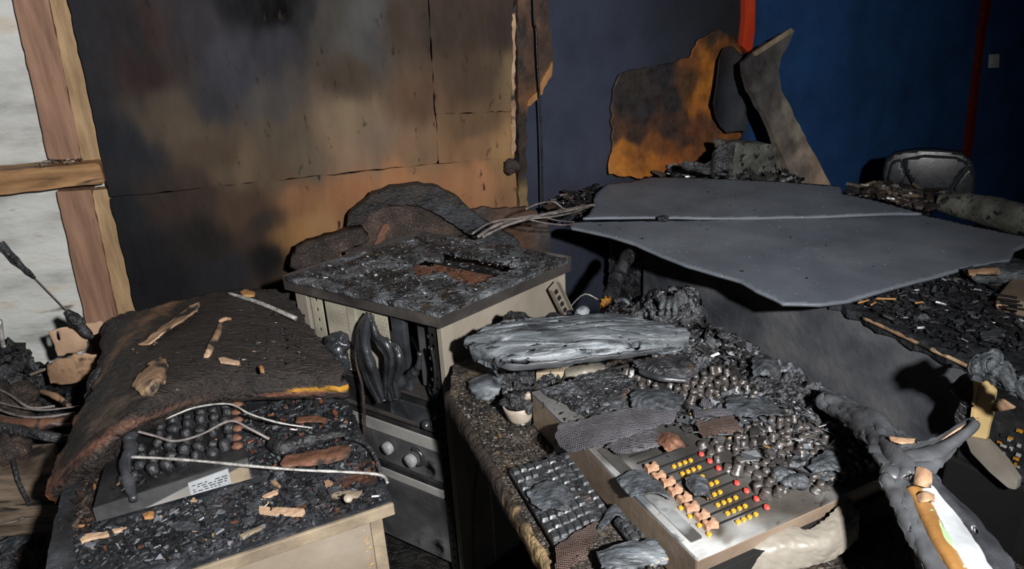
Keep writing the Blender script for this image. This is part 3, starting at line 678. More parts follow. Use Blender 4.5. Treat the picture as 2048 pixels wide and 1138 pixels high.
# warm scorched floor seen through the opening
qpr('inner_shelf', [fr(.03, .12, 0), fr(LF - .03, .12, 0), fr(LF - .03, LR - .05, 0), fr(.03, LR - .05, 0)], .806, .810, 'scorch')
qpr('bottom_plate', [fr(.02, .05, 0), fr(LF - .03, .05, 0), fr(LF - .03, LR - .04, 0), fr(.02, LR - .04, 0)], .02, .03, 'dark_metal')
# rails with square slots
def rail(s, wd, depth, z0, z1, mt, slots=True):
    pl = Plane(fr(s + wd / 2, depth, (z0 + z1) / 2), nF)
    hol = []
    if slots:
        z = z0 + .02
        while z < z1 - .02:
            c = fr(s + wd * .5, depth, z)
            hol.append([c + uF * a * .0045 + np.array([0, 0, b * .006]) for a, b in ((-1, -1), (1, -1), (1, 1), (-1, 1))]); z += .032
    P = [fr(s, depth, z0), fr(s + wd, depth, z0), fr(s + wd, depth, z1), fr(s, depth, z1)]
    return plate('mounting_rail', P, pl, .003, MT[mt], rack, cell=.0035, holes=hol, world=True, seed=int(s * 100))
rail(.075, .045, .018, .56, ZB, 'rack_inner'); rail(LF - .055, .022, .016, .03, ZB, 'dark_metal')
rail(.062, .014, .016, .03, .56, 'dark_metal')
# perforated plates inside
def perf(s, wd, depth, z0, z1, cols_=3, dense=.0115):
    pl = Plane(fr(s + wd / 2, depth, (z0 + z1) / 2), nF); hol = []
    for r in range(int((z1 - z0 - .02) / dense)):
        for c in range(cols_):
            q = fr(s + wd - .007 - c * .0095 - (r % 2) * .0045, depth, z0 + .012 + r * dense)
            hol.append([q + uF * .003 * math.cos(a) + np.array([0, 0, .004 * math.sin(a)]) for a in (0.5, 1.6, 2.7, 3.8, 5.0, 6.0)])
    P = [fr(s, depth, z0), fr(s + wd, depth, z0), fr(s + wd, depth, z1), fr(s, depth, z1)]
    return plate('perforated_plate', P, pl, .003, MT['rack_inner'], rack, cell=.0026, holes=hol, world=True, seed=int(s * 90))
perf(.130, .085, .020, .63, ZB); perf(.245, .115, .022, .615, ZB)
o = box('bracket_plate', fr(.232, .019, .76), uF, (0, 0, 1), nF, .03, .17, .004, MT['rack_inner'], rack, .001)
o = box('bracket_plate', fr(.395, .03, .735), uF, (0, 0, 1), nF, .045, .23, .02, MT['melt'], rack, .004)
o = box('bracket_plate', fr(.45, .06, .74), uF, (0, 0, 1), nF, .03, .22, .02, MT['amp_face'], rack, .004)
# loose slotted strip standing against the right side
brk = E('slotted_bracket', Z(1130, 632, .69), 'loose slotted metal bracket propped against the side of the rack', 'bracket')
_bk = Plane(rt(.3, -.018, .7), nR); bp1, bp2 = _bk.px(1104, 570), _bk.px(1138, 640)
ub = nrm(bp2 - bp1); vb = nrm(np.cross(nR, ub))
o = box('bracket_web', (bp1 + bp2) / 2, ub, vb, nR, np.linalg.norm(bp2 - bp1), .034, .003, MT['rack_metal'], brk, .001)
for sgn in (-1, 1): box('bracket_flange', (bp1 + bp2) / 2 + vb * sgn * .017 + nR * .008, ub, nR, vb, np.linalg.norm(bp2 - bp1), .018, .003, MT['rack_metal'], brk, .001)
for k in range(5): box('bracket_tooth', bp1 + (bp2 - bp1) * (.18 + .17 * k) + nR * .004, ub, vb, nR, .012, .012, .004, MT['dark_metal'], brk)

# ---- units fitted in the rack
def unit(name, s0, s1, z0, z1, depth, mt, label, cat, back=.3):
    u = E(name, fr((s0 + s1) / 2, depth + .1, z0), label, cat)
    prism('body', [tuple(fr(s, d, 0)[:2]) for s, d in ((s0, depth), (s1, depth), (s1, depth + back), (s0, depth + back))], z0, z1, MT[mt], u, .003)
    return u
dr = unit('cassette_deck', .078, LF - .058, .505, .60, .03, 'dark_metal', 'blackened player unit below the melted cables in the rack', 'player')
box('tray_door', fr(LF - .16, .028, .548), uF, (0, 0, 1), nF, .15, .06, .006, MT['melt'], dr, .003)
box('front_lip', fr(LF * .5, .028, .512), uF, (0, 0, 1), nF, LF - .15, .012, .01, MT['lidrim'], dr, .002)
lathe('melted_knob', [(.0, 0), (.013, 0), (.012, .012), (.0, .014)], fr(LF - .10, .02, .53), MT['melt'], dr, 14, (1.3, 0, 0))
am = unit('power_amplifier', .078, LF - .058, .33, .495, .026, 'dark_metal', 'scorched power amplifier with two grey knobs in the rack', 'amplifier')
box('face_plate', fr((LF + .02) / 2, .024, .405), uF, (0, 0, 1), nF, LF - .14, .14, .006, MT['amp_face'], am, .002)
box('grey_band', fr((LF + .02) / 2, .020, .467), uF, (0, 0, 1), nF, LF - .14, .040, .006, MT['grey_band'], am, .002)
box('black_band', fr((LF + .02) / 2, .018, .334), uF, (0, 0, 1), nF, LF - .14, .022, .012, MT['dark_metal'], am, .004)
def kn(px, py, r):
    q = Plane(fr(.3, .018, .4), nF).px(px, py); V = []; Fc = []; seg = 22
    prof = [(r * 1.0, 0), (r * 1.02, .010), (r * .9, .016), (.0005, .017)]
    for (rr_, h) in prof:
        for s in range(seg):
            a = 6.2832 * s / seg; V.append(q + uF * rr_ * math.cos(a) + np.array([0, 0, rr_ * math.sin(a)]) + nF * h)
    for i in range(len(prof) - 1):
        for s in range(seg): Fc.append((i * seg + s, i * seg + (s + 1) % seg, (i + 1) * seg + (s + 1) % seg, (i + 1) * seg + s))
    return mesh_obj('volume_knob', V, Fc, MT['grey_knob'], am, True)
kn(778, 894, .019)
kn(824, 919, .020)
q = Plane(fr(.3, .016, .4), nF).px(832, 914)
tube('knob_collar', [q + uF * .026 * math.cos(a) + np.array([0, 0, .026 * math.sin(a)]) for a in np.linspace(-1.4, 1.9, 9)], .006, MT['melt'], am, 8, 3)
lw = unit('blank_drawer', .078, LF - .058, .045, .30, .026, 'dark_metal', 'stained grey drawer front at the bottom of the rack', 'drawer')
box('drawer_face', fr((LF + .02) / 2, .024, .165), uF, (0, 0, 1), nF, LF - .14, .23, .006, MT['amp_face'], lw, .002)
box('drawer_lip', fr((LF + .02) / 2, .018, .305), uF, (0, 0, 1), nF, LF - .14, .03, .008, MT['grey_band'], lw, .003)
qpr('inner_shelf', [fr(.07, .02, 0), fr(LF - .05, .02, 0), fr(LF - .05, .3, 0), fr(.07, .3, 0)], .606, .614, 'lidrim')

# ---- melted cables and lumps hanging in the front of the rack
FP = Plane(fr(.3, -.012, .6), nF)
f_ = lambda pts, off=0.0: [FP.off(off).px(*q) for q in pts]
def ribbon(name, c, hw, off, seed):
    """sagging, folded band of melted insulation in the rack front"""
    rows = []
    for kk in (-1, -.6, -.2, .2, .6, 1):
        row = []
        for i in range(len(c)):
            a = np.array(c[max(i - 1, 0)]); b = np.array(c[min(i + 1, len(c) - 1)]); t = (b - a) / np.linalg.norm(b - a)
            p = np.array(c[i]) + np.array([-t[1], t[0]]) * hw[i] * kk
            row.append(FP.off(off[i] + .010 * (1 - kk * kk) + .004 * math.sin(kk * 5 + i)).px(*p))
        rows.append(row)
    return sheet(name, rows, .005, MT['melt'], None, (6, 8), lambda u, v: .0035 * fbm(u * 22, v * 60, seed, 3), .004, world=True, seed=seed)
T(ribbon('melted_cable', [(742, 628), (731, 655), (728, 690), (736, 730), (750, 772), (764, 804)], [8, 13, 14, 15, 11, 9], [.0, .006, .012, .014, .01, .004], 1), 'thick melted black cable loop drooping furthest left in the rack front', 'cable')
T(ribbon('melted_cable', [(744, 640), (754, 672), (770, 688), (780, 716), (776, 760), (778, 802)], [5, 8, 13, 9, 7, 6], [.0, .01, .018, .016, .01, .004], 2), 'melted black cable strand forking right of the thick loop', 'cable')
T(ribbon('melted_cable', [(766, 684), (790, 694), (798, 722), (788, 765), (792, 795)], [6, 9, 8, 9, 7], [.004, .012, .014, .01, .006], 3), 'short glossy melted cable bent over the player unit', 'cable')
0 and T(tube('melted_cable', f_([(772, 690), (792, 700), (796, 730), (784, 770), (790, 790)]), [.009, .012, .010, .014, .010], MT['melt'], None, 10, 6, .3, 3), 'short glossy melted cable bent over the player unit', 'cable')
T(tube('melted_cable', f_([(790, 795), (800, 765), (822, 750), (836, 735), (840, 705)]), [.010, .014, .012, .008, .006], MT['melt'], None, 10, 8, .7, 5), 'melted plug and cable resting at the right in the rack front', 'cable')
T(blob('melted_lump', FP.px(675, 688), (.036, .03, .034), MT['melt'], None, .3, 2.2, 4, 3), 'round melted black lump at the left of the rack front', 'melted plastic')
T(blob('melted_lump', FP.px(682, 725), (.026, .02, .04), MT['melt'], None, .35, 2.2, 4, 8), 'drooping melted lump below the round one in the rack', 'melted plastic')
T(tube('power_lead', f_([(738, 628), (722, 660), (712, 690), (714, 730), (724, 770), (728, 820), (729, 880)], .012), .0045, MT['char_brown'], None, 7, 6, .35, 7), 'thin burnt lead hanging from the rack top to the cabinet', 'cable')
T(tube('power_lead', f_([(862, 694), (870, 740), (868, 790)], .0), .004, MT['dark_metal'], None, 6, 5, .2, 9), 'short black lead along the right rail of the rack', 'cable')
T(tube('floor_lead', [rt(.10, -.008, .62), rt(.085, -.01, .45), rt(.05, -.012, .30), rt(.03, -.014, .12), rt(.02, -.014, .01)], .0025, MT['dark_metal'], None, 6, 6), 'thin black lead running down the side of the rack', 'cable')
T(tube('floor_lead', [rt(.115, -.006, .50), rt(.12, -.006, .3), rt(.12, -.006, .005)], .0022, MT['wire_light'], None, 6, 6), 'thin white lead running down the side of the rack', 'cable')

# ---- things lying on and behind the rack
debris('ash', [(600, 552), (876, 616), (1110, 516), (1000, 492), (850, 472), (720, 510)], ZT + .008, 900, (.002, .008), [(5, (30, 30, 32)), (3, (90, 92, 96)), (1, (60, 46, 28)), (.6, (170, 172, 174))], 'ash and charcoal crumbs on the rack lid', 'ash', 5)
0 and T(sheet('ash_flake', [[(690, 520, .912), (740, 500, .93), (800, 488, .925), (860, 476, .92), (960, 470, .93)], [(720, 532, .915), (770, 520, .935), (820, 506, .94), (870, 496, .93), (960, 482, .93)], [(750, 546, .914), (790, 538, .93), (825, 522, .93), (862, 512, .925), (930, 500, .915)]], .004, MT['ash_sheet'], None, (12, 10), crust(.006, 45, 8), .012), 'grey ash-coated melted sheet across the back of the rack lid', 'melted plastic')
# curved burnt board behind the rack
WC = WL.off(.16)
arch = E('arched_board', WC.px(870, 560), 'curved charred board arching up behind the rack against the plywood', 'board')
arc = [(694, 458), (697, 434), (722, 410), (745, 388), (790, 374), (840, 369), (880, 376), (914, 394), (945, 424), (985, 450), (1040, 485), (1045, 510), (985, 510), (940, 470), (880, 430), (840, 412), (790, 410), (745, 424), (720, 452), (704, 462)]
plate('arch_rim', arc, WC, .05, MT['ply'], arch, cell=.008, jag=(.004, .02), seed=20, disp=lumps(.010, 16, 3), colf=idw([(700, 440, (48, 44, 42)), (745, 392, (58, 52, 47)), (840, 376, (62, 55, 50)), (910, 398, (54, 50, 46)), (760, 415, (40, 40, 42)), (850, 400, (52, 55, 60)), (900, 420, (66, 70, 77)), (950, 450, (62, 66, 73)), (1000, 485, (56, 58, 64)), (980, 450, (48, 50, 54))], WC, 3))
plate('inner_board', [(720, 452), (745, 424), (790, 412), (840, 414), (885, 436), (945, 480), (960, 540), (700, 560), (690, 500)], WC.off(-.04), .03, MT['char_brown'], arch, cell=.01, jag=(.004, .02), seed=21, disp=lumps(.012, 12, 5))
plate('scorched_hole', [(756, 470), (764, 452), (776, 446), (780, 458), (770, 474), (758, 492), (745, 496)], WC.off(-.018), .006, MT['brown_wood'], arch, cell=.005, jag=(.003, .01), seed=22)
WD = WL.off(.26)
T(plate('charred_timber', [(582, 520), (592, 500), (640, 484), (690, 466), (726, 462), (740, 480), (700, 500), (640, 530), (600, 545), (580, 534)], WD, .07, MT['char_brown'], None, cell=.008, jag=(.006, .02), seed=23, disp=lumps(.02, 12, 7), smooth=True), 'charred piece of timber lying behind the left corner of the rack', 'timber')
T(plate('scorched_board', [(930, 425), (965, 414), (1000, 418), (1055, 414), (1096, 440), (1100, 500), (1100, 620), (980, 620), (960, 470)], WL.off(.05), .02, MT['attr'], None, cell=.01, jag=(.004, .02), seed=24, disp=lumps(.01, 9, 8),
        colf=idw([(960, 430, (60, 48, 42)), (1000, 440, (80, 58, 46)), (1050, 430, (96, 70, 54)), (1040, 480, (92, 62, 42)), (1000, 480, (70, 52, 44)), (1020, 560, (60, 48, 42)), (1085, 480, (66, 62, 62)), (1090, 560, (60, 60, 62))], WL.off(.05))), 'scorched brown board standing behind the rack below the plywood', 'board')
# bundle of wires from rack to fallen sheet
wg = [[(955, 474, .93), (990, 452, .94), (1040, 436, .93), (1100, 428, .92), (1150, 418, .90), (1188, 409, .86)], [(965, 474, .92), (1010, 452, .93), (1060, 436, .93), (1110, 424, .92), (1170, 412, .88), (1192, 410, .86)],
      [(944, 468, .93), (975, 448, .94), (1010, 439, .94), (1050, 438, .93), (1090, 446, .90), (1130, 450, .87), (1150, 446, .84)], [(1045, 437, .94), (1080, 434, .93), (1120, 442, .89), (1150, 444, .85)],
      [(1050, 437, .93), (1100, 434, .92), (1150, 424, .89), (1175, 414, .86)], [(1052, 418, .97), (1075, 408, .97), (1105, 403, .95), (1120, 412, .93), (1130, 420, .92)]]
for i, g in enumerate(wg):
    T(tube('bundle_wire', [Z(*q) for q in g], (.0055, .005, .003, .0025, .0035, .003)[i], MT['wire_grey'], None, 7, 7, .2, i), ['thickest grey wire of the bundle from the rack to the fallen sheets', 'grey wire running close beside the thickest one in the bundle', 'thin grey wire sagging lowest in the bundle towards the near sheet', 'thinnest grey wire of the bundle, in its sagging middle', 'medium grey wire branching to the corner of the far sheet', 'loose wire arching above the bundle beside the wall'][i], 'wire', 'bundle of wires between rack and fallen sheets')

# ================================================================ left cabinet
CZ = .75
cA, cB, cC = Z(785, 1000, CZ), Z(690, 790, CZ), Z(400, 1128, CZ)
cL = cA + (cC - cA) * 1.72
cLB = cL + (cB - cA) * 1.25; cBB = cA + (cB - cA) * 1.25
cab = E('side_cabinet', [*((cA + cLB) / 2)[:2], 0], 'low beige cabinet with a charred top strewn with debris, in the left foreground', 'cabinet')
plate('cabinet_top', [cA, cBB, cLB, cL], HZ(CZ), .028, MT['cab_top'], cab, cell=.006, disp=crust(.004, 30, 9, .7), jag=(.002, .03), world=True, seed=6)
uc = nrm(cC - cA); vc = nrm(cB - cA)
nfc = np.array([uc[1], -uc[0], 0]); nfc = nfc if nfc @ (CAM - cA) > 0 else -nfc
box('top_edge', (cA + cL) / 2 + nfc * .004 + np.array([0, 0, -.016]), uc, (0, 0, 1), nfc, np.linalg.norm(cA - cL), .026, .008, MT['cab_edge'], cab, .002)
i1 = cA + uc * .022 + vc * .018; i2 = cL + vc * .018; i3 = cLB - vc * .02; i4 = cBB + uc * .022 - vc * .02
prism('cabinet_body', [i1[:2], i2[:2], i3[:2], i4[:2]], 0.02, CZ - .032, MT['cab_face'], cab, .004)
box('veneer_edge', i1 * [1, 1, 0] + uc * .012 + nfc * .003 + np.array([0, 0, .36]), uc, (0, 0, 1), nfc, .024, .70, .004, MT['cab_edge'], cab, .001)
box('veneer_edge', (i1 + i2) / 2 * [1, 1, 0] + nfc * .003 + np.array([0, 0, CZ - .036]), uc, (0, 0, 1), nfc, np.linalg.norm(i1 - i2), .006, .006, MT['tan'], cab, .001)
o = debris('gold_specks', [(0, 0), (.006, 0), (.006, .6), (0, .6)], 0, 150, (.001, .003), [(1, (226, 176, 90)), (.6, (180, 130, 60))], None, None, 4, world=True, parent=cab)
for v in o.data.vertices:
    a, b, c = v.co + o.location + cab.location
    q = i1 * [1, 1, 0] + uc * (.03 + a * 1.6) + nfc * (.0008 + abs(c) * .3) + np.array([0, 0, .1 + b])
    v.co = Vector(q.tolist()) - o.location - cab.location
cpoly = [(200, 1050), (480, 975), (640, 950), (770, 985), (775, 1000), (400, 1120), (150, 1138), (150, 1085)]
debris('charcoal_crumbs', cpoly, CZ + .002, 2600, (.0015, .0095), [(6, (30, 31, 34)), (3, (62, 65, 70)), (1, (104, 108, 114)), (.2, (180, 146, 112)), (.2, (96, 62, 46))], 'charcoal crumbs and ash along the front of the cabinet top', 'debris', 8)
debris('charcoal_crumbs', [(505, 960), (470, 840), (560, 800), (690, 805), (765, 960), (640, 945)], CZ + .003, 1800, (.0015, .010), [(6, (26, 26, 28)), (3, (62, 64, 68)), (1, (104, 108, 112)), (.5, (120, 70, 46))], 'charcoal and ash right of the small mixer on the cabinet', 'debris', 9)
debris('charcoal_crumbs', [(150, 1010), (190, 920), (230, 900), (195, 1045), (150, 1075)], CZ + .003, 350, (.002, .014), [(6, (40, 32, 28)), (3, (70, 56, 46)), (.5, (160, 110, 70))], 'brown crumbs left of the small mixer on the cabinet', 'debris', 10)

# ---- small mixer
sm0, sm1, sm2, sm3 = Z(195, 1045, CZ), Z(505, 958, CZ), Z(474, 832, CZ), Z(232, 905, CZ)
smx = E('small_mixer', (sm0 + sm2) / 2, 'small burnt audio mixer with melted round knobs on the left cabinet', 'mixer')
prism('mixer_case', [sm0[:2], sm1[:2], sm2[:2], sm3[:2]], CZ + .002, CZ, MT['dark_metal'], smx, .003, ztop=[CZ + .034, CZ + .052, CZ + .054, CZ + .040])
ux = nrm(sm1 - sm0); vx = nrm(sm3 - sm0); nx = np.array([ux[1], -ux[0], 0]); Ls = np.linalg.norm(sm1 - sm0); Ds = np.linalg.norm(sm3 - sm0)
def smf(s, z, d=0): return np.array([*(sm0 + ux * s * Ls + nx * d)[:2], CZ + .004 + z * (.030 + .018 * s)])
V = [smf(0, 0, .003), smf(1, 0, .003), smf(1, 1, .003), smf(0, 1, .003), smf(0, 0, .0), smf(1, 0, .0), smf(1, 1, .0), smf(0, 1, .0)]
bx6 = [(0, 1, 2, 3), (5, 4, 7, 6), (4, 0, 3, 7), (1, 5, 6, 2), (3, 2, 6, 7), (4, 5, 1, 0)]
o = mesh_obj('front_strip', V, bx6, MT['amp_face'], smx); o['label'] = 'dull grey metal front strip'
V = [smf(.30, .02, .0045), smf(.60, .02, .0045), smf(.60, .60, .0045), smf(.34, .10, .0045), smf(.30, .02, .003), smf(.60, .02, .003), smf(.60, .60, .003), smf(.34, .10, .003)]
mesh_obj('worn_metal', V, bx6, MT['grey_band'], smx)  # lighter wedge paints the better lit part of the front strip
V2 = [smf(.59, .05, .006), smf(.86, .06, .006), smf(.86, .84, .006), smf(.59, .74, .006), smf(.59, .05, .003), smf(.86, .06, .003), smf(.86, .84, .003), smf(.59, .74, .003)]
lab = mesh_obj('paper_label', V2, bx6, MT['white'], smx); lab['label'] = 'white printed paper label'
V2 = [smf(.86, .03, .0055), smf(.99, .03, .0055), smf(.99, .8, .0055), smf(.86, .6, .0055), smf(.86, .03, .003), smf(.99, .03, .003), smf(.99, .8, .003), smf(.86, .6, .003)]
mesh_obj('bare_metal_patch', V2, bx6, MT['cab_edge'], smx)
V = []; Fc = []
for r in range(4):
    s = .61
    while s < .83:
        L_ = rnd.uniform(.012, .04); z = .16 + r * .12
        if rnd.random() < .75:
            k = len(V); V += [smf(s, z, .0066), smf(s + L_, z, .0066), smf(s + L_, z + .05, .0066), smf(s, z + .05, .0066)]; Fc.append((k, k + 1, k + 2, k + 3))
        s += L_ + .012
mesh_obj('label_print', V, Fc, MT['ink'], lab)
k0 = lathe('melted_knob', [(.0095, -.004), (.0105, .003), (.010, .010), (.0075, .0145), (.001, .016)], (0, 0, 0), MT['melt_knob'], None, 12, wob=.12)
kmesh = k0.data; col.objects.unlink(k0)
for i in range(8):
    for j in range(6):
        s = .16 + i * .1 + rnd.uniform(-.01, .01); t = .2 + j * .145 + rnd.uniform(-.012, .012)
        if i < 2 and j > 3: continue
        q = sm0 + ux * s * Ls + vx * t * Ds
        ko = bpy.data.objects.new('melted_knob', kmesh); col.objects.link(ko); ko.parent = smx
        ko.location = Vector([*(q)[:2], CZ + .036 + .016 * s]) - smx.location
        e = rnd.uniform(.75, 1.2); ko.scale = (e, e, rnd.uniform(.7, 1.25)); ko.rotation_euler = (rnd.uniform(-.4, .4), rnd.uniform(-.4, .4), rnd.uniform(0, 6))
for j in range(6):
    q = sm0 + ux * .93 * Ls + vx * (.2 + .145 * j) * Ds
    blob('scorched_jack', [*q[:2], CZ + .054], (.013, .009, .007), MT['brown_wood'], smx, .35, 2, 2, j)
debris('soot_crumbs', [(215, 1000), (470, 900), (455, 850), (255, 915)], CZ + .045, 500, (.002, .007), [(6, (26, 27, 29)), (2, (70, 72, 76)), (.4, (150, 110, 80))], None, None, 12, parent=smx)
# standing melted plug and wires
T(tube('melted_plug', [Z(268, 1000, .79), Z(256, 960, .80), Z(250, 925, .815), Z(262, 900, .825), Z(258, 880, .835), Z(272, 866, .84)], [.006, .013, .010, .014, .012, .007], MT['melt'], None, 12, 6, .3, 4), 'upright melted plug at the left end of the small mixer', 'plug')
wl = [([(285, 850, .83), (330, 838, .835), (390, 815, .84), (458, 808, .84), (500, 828, .825), (560, 846, .80), (625, 856, .772)], .0022, 'wire_light', 'pale wire looping over the back of the small mixer'),
      ([(272, 862, .835), (310, 872, .825), (350, 882, .815), (400, 870, .815), (460, 842, .82), (500, 858, .80), (545, 882, .768)], .0028, 'wire_grey', 'dark bent wire lying across the knobs of the small mixer'),
      ([(262, 914, .82), (330, 917, .815), (420, 924, .812), (500, 932, .808), (600, 940, .79), (690, 944, .77), (760, 950, .762), (775, 966, .76)], .003, 'wire_light', 'straight taut wire stretched over the mixer to the cabinet corner'),
      ([(690, 876, .765), (720, 882, .77), (742, 900, .765), (757, 930, .76), (762, 960, .757)], .0045, 'char', 'charred cable end curling along the right edge of the cabinet'),
      ([(520, 790, .80), (580, 792, .79), (640, 796, .78), (680, 790, .775)], .003, 'wire_grey', 'grey wire under the edge of the warped sheet')]
for i, (pts, r, mt, lab_) in enumerate(wl): T(tube('bent_wire', [Z(*q) for q in pts], r, MT[mt], None, 7, 7, .25, i + 3), lab_, 'wire')
T(tube('charred_tool', [Z(545, 888, .768), Z(565, 896, .772), Z(600, 886, .772), Z(650, 874, .768), Z(690, 868, .764)], [.012, .018, .014, .011, .006], MT['char'], None, 10, 6, .3, 4), 'charred tool handle lying on the cabinet right of the small mixer', 'handle')
T(sheet('charred_strip', [[(570, 915, .762), (640, 900, .764), (690, 890, .762)], [(560, 930, .765), (640, 915, .768), (700, 905, .765)], [(575, 936, .762), (650, 925, .763), (700, 915, .762)]], .004, MT['brown_wood'], None, (6, 10), lumps(.003, 40, 3), .01), 'flat reddish charred strip on the cabinet beside the taut wire', 'wood')
T(sheet('charred_strip', [[(590, 838, .766), (630, 834, .768), (655, 840, .766)], [(590, 848, .766), (630, 846, .769), (655, 850, .766)]], .004, MT['brown_wood'], None, (6, 10), lumps(.003, 40, 5), .008), 'small reddish charred strip on the cabinet below the warped sheet', 'wood')
# chips
chips = [([(519, 1012), (606, 1017), (610, 1022), (604, 1030), (518, 1024)], 'tan', 'largest pale wood chip on the cabinet front', 'wood chip'),
         ([(160, 1078), (172, 1068), (215, 1062), (218, 1069), (180, 1076), (162, 1084)], 'tan', 'bent pale wood chip at the left of the cabinet front', 'wood chip'),
         ([(222, 1058), (252, 1052), (256, 1056), (226, 1062)], 'tan', 'slim pale chip just right of the bent one', 'wood chip'),
         ([(523, 992), (550, 979), (556, 983), (528, 996)], 'tan', 'small pale chip above the largest one', 'wood chip'),
         ([(478, 1070), (520, 1050), (526, 1053), (486, 1074)], 'cab_edge', 'greyish splinter near the front edge of the cabinet', 'splinter'),
         ([(660, 990), (680, 982), (724, 980), (714, 991), (680, 996)], 'cab_edge', 'grey-tan chip near the right front corner of the cabinet', 'wood chip'),
         ([(284, 1027), (296, 1022), (308, 1023), (306, 1033), (288, 1036)], 'orange_wood', 'round orange chip below the small mixer front', 'wood chip'),
         ([(540, 962), (548, 960), (562, 971), (556, 973)], 'tan_burnt', 'tiny dark-tipped chip right of the paper label', 'wood chip'),
         ([(648, 962), (656, 958), (666, 962), (660, 970), (650, 968)], 'tan_burnt', 'small tan crumb near the taut wire at right', 'wood chip'),
         ([(336, 1048), (360, 1040), (400, 1048), (396, 1056), (350, 1058)], 'ash_sheet', 'flat grey flake in front of the small mixer', 'flake'),
         ([(490, 1014), (510, 1004), (528, 1008), (520, 1018), (500, 1020)], 'ash_sheet', 'grey flake left of the largest wood chip', 'flake'),
         ([(654, 978), (668, 970), (682, 974), (678, 988), (660, 990)], 'ash_sheet', 'grey flake above the grey-tan chip', 'flake'),
         ([(580, 1000), (600, 996), (608, 1002), (594, 1010)], 'ash_sheet', 'grey flake right above the largest wood chip', 'flake'),
         ([(482, 1038), (505, 1032), (510, 1040), (490, 1046)], 'ash_sheet', 'grey flake below the largest chip, beside the splinter', 'flake')]
for i, (pts, mt, lab_, ct) in enumerate(chips):
    T(plate(ct.replace(' ', '_'), pts, HZ(CZ + .010), .006, MT[mt], None, cell=.0035, jag=(.0012, .006), seed=40 + i, disp=lumps(.003, 60, i)), lab_ + '', ct)
lathe_s = lathe('screw_shank', [(.0035, 0), (.0035, .02), (.009, .021), (.008, .025), (.0005, .026)], Z(694, 1006, CZ + .012), MT['cup'], None, 12, (.5, .3, 0)); lathe_s.name = 'screw'; T(lathe_s, 'pale screw standing near the right corner of the cabinet', 'screw')

# ---- warped plywood sheet over the back of the cabinet
net = [[(214, 662, .74), (230, 640, .78), (300, 622, .84), (385, 603, .87), (450, 590, .88), (520, 586, .875), (578, 596, .86)],
       [(206, 722, .74), (235, 690, .80), (310, 668, .865), (390, 655, .885), (460, 640, .885), (530, 635, .87), (605, 642, .85)],
       [(190, 784, .75), (240, 745, .82), (315, 720, .88), (395, 705, .89), (470, 695, .88), (550, 690, .865), (645, 692, .84)],
       [(160, 846, .75), (220, 800, .83), (300, 770, .885), (390, 755, .885), (470, 745, .87), (565, 740, .85), (684, 742, .83)],
       [(122, 925, .74), (190, 862, .83), (280, 815, .88), (380, 782, .87), (470, 772, .85), (570, 768, .83), (690, 764, .815)],
       [(104, 985, .73), (170, 925, .80), (262, 850, .855), (370, 806, .85), (470, 790, .83), (570, 786, .81), (692, 780, .80)],
       [(112, 1000, .70), (185, 945, .765), (275, 865, .82), (375, 815, .83), (470, 796, .815), (570, 790, .80), (690, 786, .79)]]
def wcols(s, t, P):
    n1 = fbm(P[..., 0] * 9, P[..., 1] * 9, 31, 4); n2 = fbm(P[..., 0] * 30, P[..., 1] * 70, 33, 4)
    c = np.array(lin((48, 40, 37))) * (1 + .5 * n1 + .35 * n2)[..., None]
    def mixc(c, k, rgb): k = np.clip(k, 0, 1)[..., None]; return c * (1 - k) + np.array(lin(rgb)) * k
    c = mixc(c, 1.6 * (np.clip(1 - np.abs(t - (.80 + .02 * n1)) / .05, 0, 1)) * np.clip(1 - s / .62, 0, 1) * 1.2, (122, 86, 70))     # rubbed brown edge
    c = mixc(c, 3 * np.clip(1 - np.hypot((s - .93) / .10, (t - .76) / .05), 0, 1) + 1.2 * n2 * (np.hypot((s - .93) / .10, (t - .76) / .05) < 1), (206, 150, 40))
    c = mixc(c, 2 * np.clip(1 - np.hypot((s - .86) / .14, (t - .80) / .05), 0, 1), (116, 76, 56))
    c = mixc(c, 3 * np.clip(.2 - np.abs(s - (.43 - .35 * t / .3)) * 3 + .2 * n2, 0, 1) * (t < .33) * (t > -.02), (176, 134, 96))
    c = mixc(c, 1.5 * np.clip(.14 - np.hypot((s - .23) / 1, (t - .62) / .9) + .12 * n2, 0, 1) * 8, (110, 92, 78))
    c = mixc(c, 1.5 * np.clip(.3 * n1 - .1, 0, 1) * (s > .25) * 4, (30, 29, 30))
    c = mixc(c, np.clip((.05 - s) * 20 + n2, 0, 1) * (t > .45), (140, 94, 50))
    return c
wsh = sheet('warped_plywood', net, .012, MT['ply'], None, (14, 18), lambda u, v: .005 * fbm(u * 6, v * 11, 5, 4) + .0012 * fbm(u * 40, v * 120, 6, 4), .012, cols=wcols, seed=3)
T(wsh, 'large warped sheet of charred plywood lying over the back of the left cabinet', 'plywood')
debris('char_crumbs', [(250, 680), (450, 605), (570, 610), (640, 720), (400, 740), (250, 760)], .888, 350, (.0015, .006), [(5, (40, 34, 32)), (1, (130, 108, 90)), (.5, (180, 150, 120))], 'fine char crumbs on the warped plywood sheet', 'debris', 15)
def zoff(px, py, z): return Z(px, py, z)
T(tube('bark_stick', [Z(412, 716, .90), Z(424, 690, .905), Z(436, 665, .905), Z(440, 648, .90)], [.006, .009, .007, .004], MT['tan_burnt'], None, 8, 5, .3, 2), 'yellowish split stick lying upright on the warped plywood', 'stick')
T(tube('bark_stick', [Z(438, 644, .902), Z(450, 638, .905), Z(462, 638, .90)], [.004, .006, .003], MT['tan_burnt'], None, 8, 5, .3, 3), 'short yellowish splinter at the tip of the split stick', 'stick')
T(tube('pale_rod', [Z(456, 586, .90), Z(520, 606, .895), Z(592, 637, .885)], [.0035, .006, .006], MT['wire_light'], None, 8, 5, .1, 2), 'pale grey rod lying along the back right edge of the plywood', 'rod')
